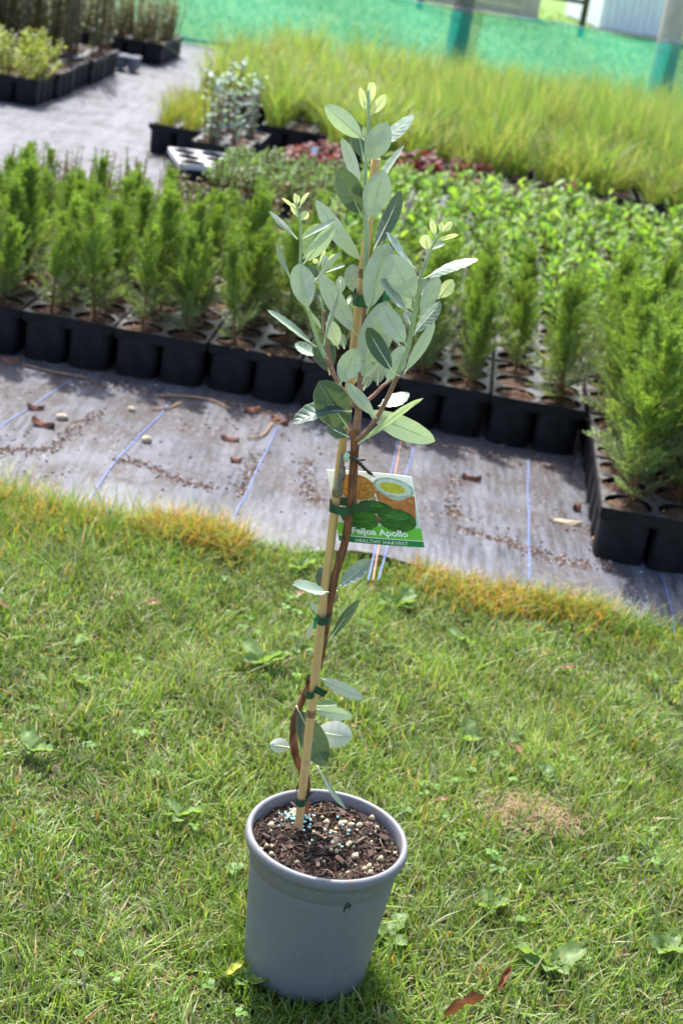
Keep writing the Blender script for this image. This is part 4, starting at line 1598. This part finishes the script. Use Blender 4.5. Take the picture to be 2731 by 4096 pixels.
# ------------------------------------------------------------------ feijoa plant
PY = 1.925
SOILP = G(1221, 3300, SZ)
pla = empty('feijoa_plant', SOILP)
tag(pla, 'young feijoa plant with silvery green leaves tied to the bamboo stake', 'plant')
PINV = Matrix.Translation(-SOILP)


def stemline(pts, radii, k=4):
    q = catmull([list(P(px, py, Y)) + [r] for (px, py, Y), r in zip(pts, radii)], k)
    return [PINV @ Vector(a[:3]) for a in q], [a[3] for a in q]


main = [(1222, 3330, 1.962, 17), (1224, 3214, 1.960, 16), (1226, 3112, 1.962, 16), (1193, 3051, 1.964, 18), (1176, 2984, 1.963, 19), (1177, 2890, 1.963, 18), (1208, 2801, 1.964, 17), (1262, 2690, 1.962, 17),
        (1287, 2610, 1.950, 16), (1297, 2551, 1.943, 16), (1313, 2457, 1.936, 17), (1324, 2383, 1.932, 18), (1348, 2274, 1.930, 18), (1379, 2170, 1.928, 18), (1396, 2067, 1.926, 18), (1405, 2010, 1.924, 18), (1411, 1923, 1.922, 19),
        (1418, 1797, 1.920, 18), (1424, 1721, 1.918, 18)]
pp, rr = stemline([m[:3] for m in main], [m[3] * MPX for m in main])
rr = [r * (1 + .05 * math.sin(i * 1.3)) for i, r in enumerate(rr)]
link('woody_stem', mesh('woody_stem', *tube(pp, rr, 14), M['bark']), pla)
mid = [(1424, 1721, 1.918, 17.5), (1436, 1612, 1.915, 14), (1443, 1472, 1.912, 12), (1450, 1370, 1.910, 11), (1457, 1255, 1.908, 10), (1461, 1150, 1.906, 9.5)]
pp, rr = stemline([m[:3] for m in mid], [m[3] * MPX for m in mid])
link('pink_stem', mesh('pink_stem', *tube(pp, rr, 12), M['pinkstem']), pla)
top = [(1461, 1152, 1.906, 9.3), (1462, 1060, 1.905, 10), (1464, 1000, 1.905, 10.5), (1464, 920, 1.905, 10.5), (1458, 850, 1.906, 9), (1457, 780, 1.907, 8), (1460, 700, 1.908, 7.5), (1463, 630, 1.909, 7), (1469, 560, 1.910, 6.5), (1474, 490, 1.911, 6), (1473, 420, 1.912, 5.5), (1471, 360, 1.912, 3.5)]
pp, rr = stemline([m[:3] for m in top], [m[3] * MPX for m in top])
link('green_shoot', mesh('green_shoot', *tube(pp, rr, 12), M['greenstem']), pla)


def branch(c, pts, r0, r1, y0, y1, mat, name='branch'):
    n = len(pts)
    q = [(*cpx(c if isinstance(c, str) and len(c) == 1 else c[i], *p), y0 + (y1 - y0) * i / (n - 1)) for i, p in enumerate(pts)]
    pp, rr = stemline(q, [(r0 + (r1 - r0) * i / (n - 1)) * MPX for i in range(n)])
    link(name, mesh(name, *tube(pp, rr, 10), M[mat]), pla)


branch('2', [(668, 990), (632, 950), (550, 830), (472, 675)], 9.5, 8.5, 1.915, 1.895, 'pinkstem')
branch('2', [(472, 677), (425, 570), (372, 395), (330, 255), (315, 160), (316, 60)], 8.5, 6, 1.895, 1.885, 'greenstem')
branch('6', [(505, 1050), (515, 800), (515, 600), (500, 430), (460, 250), (455, 180)], 6.5, 3.5, 1.885, 1.882, 'greenstem')
branch('2', [(640, 1180), (620, 1090), (560, 900), (490, 640), (468, 500), (462, 380)], 8, 6, 1.925, 1.935, 'pinkstem')
branch('6', [(822, 1960), (815, 1780), (808, 1600), (775, 1300), (745, 1050), (735, 960)], 5.5, 3.5, 1.936, 1.94, 'greenstem')
branch('2', [(668, 1190), (720, 1150), (790, 1060), (860, 930), (905, 830), (925, 790)], 11, 9, 1.912, 1.885, 'pinkstem')
branch('7', [(545, 1830), (600, 1700), (660, 1540), (705, 1300), (750, 1050), (775, 850), (800, 740)], 9, 9, 1.885, 1.875, 'greenstem')
branch('7', [(798, 750), (840, 620), (890, 490), (955, 340), (1010, 260), (1040, 215)], 8, 3.5, 1.875, 1.87, 'greenstem')
branch('2', [(700, 975), (770, 915), (830, 855), (890, 810)], 9, 6, 1.918, 1.935, 'pinkstem')
branch('2', [(890, 812), (940, 690), (1000, 560), (1030, 440)], 6, 4, 1.935, 1.94, 'greenstem')


def feijoa_leaf(c, bx, by, tx, ty, w, side, tilt, d, e, bend, kind, name='leaf', fold=None, seed=0):
    r = random.Random(seed)
    Yb = PY + d / 100
    Bp, Tp = P(*cpx(c, bx, by), Yb), P(*cpx(c, tx, ty), Yb + e / 100)
    ax = Tp - Bp
    L = ax.length
    a = ax.normalized()
    W = w * CR[c][2] * MPX / max(.25, math.cos(math.radians(tilt)))
    W = min(W, L * .78)
    view = (C0 - (Bp + Tp) / 2).normalized()
    s = a.cross(view).normalized()
    n = s.cross(a).normalized()
    if n.dot(view) < 0: n, s = -n, -s
    th = math.radians(tilt)
    sg = 1 if (s.z >= 0) == (side == 'T') else -1
    # tilt so that the blade's upper face looks up towards the light
    R = Matrix.Rotation(th * sg, 3, a)
    best = R @ n
    alt = Matrix.Rotation(-th * sg, 3, a) @ n
    upn = best if side == 'T' else -best
    upa = alt if side == 'T' else -alt
    if upa.z > upn.z: best = alt
    n = best if side == 'T' else -best                     # n = upper face normal
    if kind == 'w' and side == 'T' and 24 < tilt < 60:
        hv = (sdir + view).normalized()                    # these blades lie open to the sun
        cand = [Matrix.Rotation(math.radians(q), 3, a) @ n for q in range(-60, 61, 3)]
        cand = [q for q in cand if q.dot(view) > .25]
        if cand:
            n = max(cand, key=lambda q: q.dot(hv))
            W = min(w * CR[c][2] * MPX / max(.3, n.dot(view)), L * .6)
    s = n.cross(a).normalized()
    if fold is None: fold = r.choice([-.18, -.05, .1, .2, .3, .42]) + r.uniform(-.05, .05)
    nu, nv = 16, 8
    pf = min(.12, .006 / L + .04)
    v, uv, f, mi = [], [], [], []
    tw = r.uniform(-.12, .12)

    def centre(t):
        return Bp + ax * t + n * (bend * L * (t * t - t) + .022 * L * math.sin(t * 5 + seed)) + s * (.03 * L * math.sin(math.pi * t) * (tw * 4))

    for i in range(nu + 1):
        t = pf + (1 - pf) * i / nu
        q = i / nu
        ww = W * .5 * max(.0, math.sin(math.pi * min(1, q ** 1.08 * .982 + .018))) ** .56
        if i == nu: ww = W * .03
        ww = max(ww, .0006)
        cpt = centre(t)
        ang = tw * (q - .3) * 2
        s2 = (s * math.cos(ang) + n * math.sin(ang))
        n2 = (n * math.cos(ang) - s * math.sin(ang))
        for j in range(nv + 1):
            k = j / nv * 2 - 1
            rip = .022 * W * math.sin(i * 1.9 + (3 if k > 0 else 0)) * abs(k)
            v.append(PINV @ (cpt + s2 * (ww * k) + n2 * (fold * ww * abs(k) ** 1.3 + rip)))
            uv.append((q, j / nv))
    for i in range(nu):
        for j in range(nv):
            b = i * (nv + 1) + j
            f.append((b, b + nv + 1, b + nv + 2, b + 1)); mi.append(0)
    # make sure the face normal is the upper side
    e1 = v[1 * (nv + 1) + 4] - v[4]
    e2 = v[1 * (nv + 1) + 5] - v[1 * (nv + 1) + 4]
    if e1.cross(e2).dot(n) < 0: f = [tuple(reversed(q)) for q in f]
    # stalk and midrib
    pts = [PINV @ (centre(t) - n * .0004) for t in (0, pf * .5, pf, .3, .55, .8)]
    rad = [.0013, .0012, .0011, .0008, .0006, .0003]
    tv, tf = tube(pts, rad, 6)
    o = len(v)
    v += tv
    uv += [(.5, .5)] * len(tv)
    f += [tuple(i + o for i in q) for q in tf]
    mi += [1] * len(tf)
    key = {'n': 'leaf', 'g': 'leaf_g', 'y': 'leaf_y', 'w': 'leaf_w', 's': 'leaf_s'}[kind]
    link(name, mesh(name, v, f, [M[key], M['petiole']], True, mi, uv), pla)


LEAVES = """
1 722 445 472 222 120 U 10 -1 1 .10 g
1 715 575 672 328 110 T 15 1 1 .05 n
1 735 585 858 330 150 U 5 -2 -1 .08 n
1 755 480 1025 285 85 T 35 2 2 .15 w
1 728 270 690 110 42 U 20 0 0 .1 y
1 745 205 752 75 32 U 15 -.5 0 .05 y
1 752 215 772 75 46 U 10 .5 0 .1 y
1 725 220 700 160 30 U 10 -1 0 .1 y
1 757 285 850 155 62 U 10 -.5 0 .1 y
1 722 440 712 355 30 U 10 -2.5 0 .1 y
1 702 745 572 428 78 U 20 1 1 .1 n
1 755 765 962 470 36 T 68 2 2 .2 w
1 706 930 560 622 160 T 5 -1 -2 .08 n
1 738 955 835 628 165 U 5 -2.5 -1 .08 n
1 772 1145 945 757 105 T 20 2 3 .12 n
1 712 1220 410 820 105 U 25 .5 1 .12 n
1 1042 1248 850 1020 42 T 60 -4 0 .1 w
7 190 1145 430 350 290 U 8 -3 -2 .06 n
6 482 695 100 315 72 T 55 -4 0 .12 w
6 545 695 970 425 62 T 58 -4.5 -1 .15 w
6 550 965 770 490 270 T 10 -3 1 .05 g
6 545 1040 962 515 190 U 10 -5 -1 .08 g
6 455 292 262 148 42 U 45 -4 0 -.2 y
6 490 275 625 70 46 U 45 -4 0 -.2 y
6 470 395 395 210 90 U 5 -3.5 0 .1 y
6 520 440 605 318 135 U 5 -4.8 0 .1 y
6 448 245 437 75 55 U 5 -4 0 .1 y
6 465 235 472 100 62 U 5 -4.6 0 .1 y
6 385 1235 185 745 80 T 50 -4 0 .12 w
6 615 1660 478 1030 315 U 5 -5.5 -1 .06 n
6 735 2130 65 1640 95 T 50 -3.5 0 .12 w
6 812 2130 1000 1370 55 T 72 -4.5 -1 .05 w
6 1285 2015 765 1140 265 U 8 0 1 .06 n
2 500 785 432 528 145 T 8 1 1 .08 n
6 735 2280 440 2100 150 T 30 2 1 .1 w
6 740 1290 600 1050 170 T 15 .5 1 .12 n
6 685 1270 1052 862 72 U 20 -1 1 .1 n
6 855 1145 1102 1040 50 T 50 1 1 .1 w
6 750 1065 842 830 44 U 20 1.2 0 .1 y
6 742 1025 685 960 66 U 20 1.2 0 .1 y
6 795 1090 862 905 95 U 10 .6 0 .1 w
6 870 1010 972 898 75 U 15 1.5 0 .1 y
6 1055 1440 1040 1188 135 U 10 2.5 1 .1 g
2 662 285 640 88 125 T 25 3 1 .05 w
6 805 1600 738 1365 95 T 20 1.5 1 .1 n
6 1150 1580 1182 1440 72 T 20 3 1 .1 w
6 1020 2170 885 1785 230 U 5 2.5 1 .08 g
6 1100 2170 1058 1960 105 T 15 3 1 .1 w
6 640 1650 782 1905 60 U 40 -1.5 1 .1 n
2 562 845 668 612 145 U 6 -4.5 -1 .08 n
2 706 840 858 315 205 U 5 -2.5 -2 .06 s
2 898 775 735 488 112 T 10 -6.5 -1 .1 n
7 748 1035 448 485 315 U 5 -6 -2 .06 n
7 660 1140 335 770 118 T 25 -6.5 -1 .1 w
7 642 1515 358 1065 225 U 5 -7 -1 .08 n
7 815 755 1452 530 110 T 38 -5 0 -.12 w
7 785 1200 1012 745 175 U 8 -6.5 -1 .06 n
7 718 1405 1022 1008 150 T 25 -5 1 .08 w
7 612 1850 962 1252 135 U 20 -4 0 .05 n
7 1000 990 1175 770 150 U 10 -4 1 .1 y
7 808 950 868 758 88 T 15 -4.5 1 .1 w
7 808 945 1092 598 80 U 30 -5 1 .1 n
7 692 1285 620 1120 125 T 20 -3 1 .1 w
7 705 1120 520 850 165 U 10 -2.5 1 .05 g
7 968 278 922 68 66 U 5 -5 0 .1 y
7 1032 228 1047 108 60 U 5 -5.5 0 .1 y
7 1058 222 1157 103 74 U 5 -5 0 .1 y
7 988 322 1232 255 52 U 35 -5.5 0 -.25 y
7 882 440 850 250 148 U 5 -6 0 .1 y
7 928 425 1085 345 105 T 25 -4.5 0 .1 w
7 565 1520 480 1350 66 U 20 -3 1 .1 n
2 850 840 962 602 115 U 8 -4 0 .06 n
2 800 850 806 702 100 T 10 1 1 .08 w
2 708 880 762 765 56 T 30 1.5 1 .08 w
2 635 935 682 878 46 T 30 1 0 .08 w
2 648 855 670 708 58 U 10 1.5 0 .06 n
8 878 525 603 193 122 U 10 -4 -1 .10 n
8 895 415 1182 288 128 T 25 1 2 .08 w
8 755 435 1425 740 225 U 12 -1.5 -1 -.10 g
8 700 755 1318 343 70 U 50 -2.5 -2 -.12 g
8 632 640 335 180 350 T 4 -3 -3 .03 n
8 645 450 92 562 150 T 55 -4.5 -3 -.22 n
8 625 700 420 595 130 T 10 -1 0 .05 n
3 606 1002 842 798 122 T 18 0 1 .08 w
3 548 1028 298 985 76 T 35 -3 -3 .08 w
3 556 1045 488 852 130 T 10 3.5 2 .05 n
3 542 1370 758 1082 76 T 15 1 0 .06 n
3 468 1172 425 1098 42 U 10 0 0 .05 n
3 452 1232 398 1352 52 U 20 2 0 .05 n
3 604 1015 588 1095 44 T 10 2 0 .05 n
4 722 405 1082 580 112 U 15 2.5 0 -.12 n
4 690 655 1002 715 118 U 15 2 -1 -.12 g
4 690 635 880 625 90 T 25 3 1 .08 g
4 562 640 782 1108 245 T 5 3 0 .05 n
4 680 830 998 880 245 U 8 4.5 0 .05 n
4 525 965 352 935 135 U 12 4.5 0 .1 n
4 714 1105 942 1445 42 T 66 3 -2 .06 n
"""
for i, ln in enumerate(LEAVES.strip().splitlines()):
    q = ln.split()
    feijoa_leaf(q[0], *[float(a) for a in q[1:6]], q[6], *[float(a) for a in q[7:11]], q[11], 'leaf', None, i)

# ------------------------------------------------------------------ green tape ties
def tie(c, x0, y0, x1, y1, hpx, Yc, label, tails=(), depth=.022, lift=0.0):
    a, b = P(*cpx(c, x0, y0), Yc), P(*cpx(c, x1, y1), Yc)
    cen = (a + b) / 2
    ux = (b - a).normalized()
    hw = (b - a).length / 2
    uy = Vector((0, 1, 0))
    hh = hpx * CR[c][2] * MPX / 2
    e = empty('tape_tie', cen)
    tag(e, label, 'tie', 'green tape ties on the stake')
    v, f = [], []
    n = 40
    for k in range(n + 1):
        an = 2 * math.pi * k / n
        ca, sa = math.cos(an), math.sin(an)
        p = ux * (hw * math.copysign(abs(ca) ** .6, ca)) + uy * (depth * .5 * math.copysign(abs(sa) ** .7, sa))
        for s in (-1, 1): v.append(p + sax * (s * hh) + sax * .0006 * math.sin(k))
    for k in range(n): f.append((2 * k, 2 * k + 2, 2 * k + 3, 2 * k + 1))
    link('loop', mesh('loop', v, f, M['tie']), e)
    for (pts, hp, mt) in tails:
        q = [P(*cpx(c, p[0], p[1]), Yc + p[2]) - cen for p in pts]
        q = [Vector(p) for p in catmull(q, 4)]
        v, f = [], []
        for i, p in enumerate(q):
            d = (q[min(i + 1, len(q) - 1)] - q[max(i - 1, 0)]).normalized()
            w = Vector((0, 1, 0)).cross(d).normalized()
            if w.z < 0: w = -w
            for s in (-1, 1): v.append(p + w * (s * hp * CR[c][2] * MPX / 2))
        for i in range(len(q) - 1): f.append((2 * i, 2 * i + 2, 2 * i + 3, 2 * i + 1))
        link('tail', mesh('tail', v, f, M[mt]), e)


tie('2', 647, 290, 790, 298, 76, 1.925, 'dark green tape tie below the blackened cane node', [([(780, 298, -.012), (830, 302, -.010)], 66, 'tie'), ([(828, 302, -.0098), (866, 300, .006)], 62, 'tie2')], .045)
tie('3', 552, 413, 725, 437, 66, 1.930, 'dark green tape tie crossing the printed tag', [([(712, 437, -.0155), (770, 440, -.016), (838, 436, -.013)], 68, 'tie')], .034)
tie('3', 468, 1192, 562, 1190, 64, 1.935, 'green tape tie beside the small pale leaf', [([(470, 1192, 0), (455, 1225, -.004), (448, 1282, -.006)], 26, 'tie2')], .036)
tie('4', 634, 475, 718, 492, 66, 1.946, 'green tape tie with a folded tail above the lower cane node', [([(700, 500, -.026), (740, 520, -.027), (788, 545, -.024)], 68, 'tie')], .052)
tie('4', 552, 1325, 655, 1332, 70, 1.947, 'green tape tie just above the potting mix', [([(640, 1330, -.024), (664, 1335, -.022), (686, 1322, -.014)], 74, 'tie')], .050)

# ------------------------------------------------------------------ printed tag on a black string
tg = empty('plant_tag', P(1500, 2050, 1.952))
tag(tg, 'printed card tag with fruit picture and white lettering hung behind the stem', 'tag')
TO = Vector(tg.location)
TLc, TRc, BRc, BLc = [P(*cpx('3', a, b), y) for a, b, y in ((527, 177, 1.957), (1122, 230, 1.944), (1213, 719, 1.936), (618, 672, 1.949))]
tn = (TRc - TLc).cross(BLc - TLc).normalized()
if tn.y > 0: tn = -tn


def TG(u, v, off=0.0):
    p = TLc * (1 - u) * (1 - v) + TRc * u * (1 - v) + BRc * u * v + BLc * (1 - u) * v
    p = p + tn * (off - .006 * (2 * u - 1) ** 2 * (1 - .5 * v))
    upv = (TLc - BLc).normalized()
    p = p + upv * (.0035 * (1 - (2 * u - 1.05) ** 2) * (1 - v))
    return p - TO


def tag_patch(name, poly, mat, layer, grid=None):
    """poly: list of (u,v) of a convex outline; fanned with rings so that it follows the card's bend"""
    cu, cv = sum(p[0] for p in poly) / len(poly), sum(p[1] for p in poly) / len(poly)
    v, f, uvs = [TG(cu, cv, layer)], [], [(cu, cv)]
    n = len(poly)
    R = 5
    for r in range(1, R + 1):
        for (a, b) in poly:
            q = (cu + (a - cu) * r / R, cv + (b - cv) * r / R)
            v.append(TG(*q, layer)); uvs.append(q)
    for k in range(n): f.append((0, 1 + k, 1 + (k + 1) % n))
    for r in range(R - 1):
        for k in range(n):
            a, b = 1 + r * n + k, 1 + r * n + (k + 1) % n
            f.append((a, a + n, b + n, b))
    return link(name, mesh(name, v, f, mat, True, uv=uvs), tg)


def rectp(u0, v0, u1, v1, n=10):
    p = [(u0 + (u1 - u0) * i / n, v0) for i in range(n)] + [(u1, v0 + (v1 - v0) * i / 4) for i in range(4)]
    p += [(u1 - (u1 - u0) * i / n, v1) for i in range(n)] + [(u0, v1 - (v1 - v0) * i / 4) for i in range(4)]
    return p


def ell(cu, cv, ru, rv, rot=0.0, n=28, a0=0, a1=2 * math.pi, bumpy=0.0):
    out = []
    full = abs(a1 - a0 - 2 * math.pi) < .01
    for k in range(n if full else n + 1):
        a = a0 + (a1 - a0) * k / n
        w = 1 + bumpy * math.sin(k * 2.7)
        x, y = ru * w * math.cos(a), rv * w * math.sin(a)
        out.append((cu + x * math.cos(rot) - y * math.sin(rot), cv + x * math.sin(rot) + y * math.cos(rot)))
    return out


def uvmat(name, c1, c2, scale, lo=.4, hi=.6, stretch=(1, 1, 1), c3=None):
    t = NT(name)
    mp = t.n('Mapping')
    t.t.links.new(t.coord('UV'), mp.inputs[0])
    mp.inputs['Scale'].default_value = stretch
    n = t.noise(scale, 5, mp.outputs[0], .65)
    k = t.mix(t.ramp(n, lo, hi), c1, c2)
    if c3: k = t.mix(t.ramp(n, hi, hi + .12), k, c3)
    return t.done(t.prin(k, .35, .4))


def tagbg():
    t = NT('tag_card_face')
    sx = t.n('SeparateXYZ')
    t.t.links.new(t.coord('UV'), sx.inputs[0])
    k = t.mix(t.ramp(sx.outputs[1], 0.0, .75), (.88, .88, .85), (.55, .63, .58))
    tr = t.n('BsdfTranslucent')
    t.set(tr.inputs[0], k)
    mx = t.n('MixShader')
    mx.inputs[0].default_value = .3
    t.t.links.new(t.prin(k, .35, .4), mx.inputs[1])
    t.t.links.new(tr.outputs[0], mx.inputs[2])
    return t.done(mx.outputs[0])


v, f, uvs = [], [], []
nu, nvv_ = 40, 24
for off in (0, -.0004):
    for j in range(nvv_ + 1):
        for i in range(nu + 1):
            v.append(TG(i / nu, j / nvv_, off)); uvs.append((i / nu, j / nvv_))
k0 = (nu + 1) * (nvv_ + 1)
hole = {(21, 0), (21, 1), (22, 1)}
for j in range(nvv_):
    for i in range(nu):
        if (i, j) in hole: continue
        a = j * (nu + 1) + i
        f.append((a, a + nu + 1, a + nu + 2, a + 1))
        f.append((k0 + a, k0 + a + 1, k0 + a + nu + 2, k0 + a + nu + 1))
link('card', mesh('card', v, f, tagbg(), True, uv=uvs), tg)
La = .00035
tag_patch('muffin_cup', [(.10, .33), (.55, .33), (.50, .60), (.15, .60)], uvmat('muffin_paper', (.75, .7, .62), (.45, .25, .13), 8, .45, .55, (6, .4, 1)), La)
tag_patch('muffin_top', ell(.325, .22, .235, .175, .05, 36, bumpy=.02), uvmat('muffin_crumb', (.62, .33, .07), (.38, .13, .02), 22, .38, .6, c3=(.80, .62, .28)), La * 2)
tag_patch('jam_jar', [(.545, .24), (.99, .28), (.965, .60), (.90, .68), (.62, .66), (.57, .56)], uvmat('jam', (.55, .20, .06), (.42, .10, .03), 9, c3=(.62, .34, .12)), La)
tag_patch('jar_rim', ell(.765, .19, .232, .135, .12), uvmat('jar_glass', (.50, .56, .52), (.30, .38, .36), 6, stretch=(1, 5, 1)), La * 2)
tag_patch('jar_inside', ell(.765, .185, .205, .108, .12), uvmat('jar_inside', (.62, .62, .50), (.70, .72, .66), 7), La * 3)
tag_patch('jar_fruit', ell(.755, .190, .145, .072, .12, bumpy=.08), uvmat('jar_fruit', (.62, .52, .06), (.52, .42, .03), 10, c3=(.75, .68, .25)), La * 4)
tag_patch('green_panel', rectp(.0, .735, 1, .905), plain('tag_bright_green', (.15, .50, .05), .35, .4, .04, 5), La)
tag_patch('dark_green_panel', rectp(.0, .915, 1, 1.0), plain('tag_deep_green', (.01, .20, .06), .35, .4, .04, 5), La)
wh = plain('tag_white_print', (.85, .86, .84), .35, .4, .02, 5)
tag_patch('white_rule', rectp(.0, .905, 1, .915), wh, La * 2)
fk = lambda n, a, b: uvmat(n, a, b, 5, .4, .62, (2, 9, 1))
tag_patch('feijoa_fruit', ell(.515, .48, .20, .09, .08), fk('fruit_skin_back', (.008, .055, .008), (.03, .13, .02)), La * 3)
tag_patch('feijoa_fruit', ell(.30, .645, .225, .155, .12), fk('fruit_skin_side', (.012, .075, .010), (.05, .20, .03)), La * 5)
tag_patch('feijoa_fruit', ell(.735, .635, .225, .158, .06), fk('fruit_skin_front', (.010, .06, .008), (.04, .16, .025)), La * 5)
for (hu, hv, ru_, rv_) in ((.50, .445, .12, .035), (.34, .59, .12, .055), (.74, .575, .13, .055)):
    tag_patch('fruit_sheen', ell(hu, hv, ru_, rv_, .08), fk('fruit_sheen', (.022, .11, .016), (.065, .22, .038)), La * 5.5)
tag_patch('fruit_calyx', ell(.525, .635, .035, .045, 0, 16, bumpy=.25), plain('calyx_brown', (.16, .09, .05), .6, .3, .3, 200), La * 6)


def lettering(txt, u0, v0, u1, hgt, name, bold=0.0, slope=0.0, space=1.0):
    cu = bpy.data.curves.new(name, 'FONT')
    cu.body = txt
    cu.size = 1
    cu.space_character = space
    cu.offset = bold
    cu.resolution_u = 3
    tmp = bpy.data.objects.new('tmp', cu)
    COL.objects.link(tmp)
    dg = bpy.context.evaluated_depsgraph_get()
    me0 = bpy.data.meshes.new_from_object(tmp.evaluated_get(dg))
    vs = np.array([tuple(q.co) for q in me0.vertices])
    fs = [tuple(p.vertices) for p in me0.polygons]
    bpy.data.objects.remove(tmp)
    x0, x1 = vs[:, 0].min(), vs[:, 0].max()
    out = []
    for a, b, _ in vs:
        t = (a - x0) / (x1 - x0)
        out.append(TG(u0 + (u1 - u0) * t, v0 - b * hgt + slope * t, La * 7))
    link(name, mesh(name, out, fs, wh, False), tg)


lettering('Feijoa Apollo', .182, .862, .838, .122, 'title_lettering', .030, -.005)
lettering('HEALTHY HARVEST', .205, .978, .82, .064, 'line_lettering', .002, -.004, 1.12)
q = [P(*cpx('3', a, b), y) - TO for a, b, y in ((690, 60, 1.908), (700, 85, 1.903), (740, 105, 1.906), (775, 140, 1.918), (800, 165, 1.93), (845, 205, 1.944))]
link('string', mesh('string', *tube(catmull(q, 5), [.0016 + .0007 * (i % 3) for i in range(26)], 6), M['black']), tg)
q = [P(*cpx('3', a, b), y) - TO for a, b, y in ((690, 58, 1.908), (682, 45, 1.915), (700, 60, 1.935), (745, 85, 1.937), (765, 104, 1.925), (802, 101, 1.922))]
link('string', mesh('string', *tube(catmull(q, 5), .0015, 6), M['black']), tg)
q = P(*cpx('3', 674, 84), 1.903) - TO
v, f = lump(77, .0052, .003, .0062)
link('toggle_button', mesh('toggle_button', [Vector(a) + q for a in v], f, plain('pale_green_button', (.42, .55, .40), .5, .4, .05, 50)), tg)
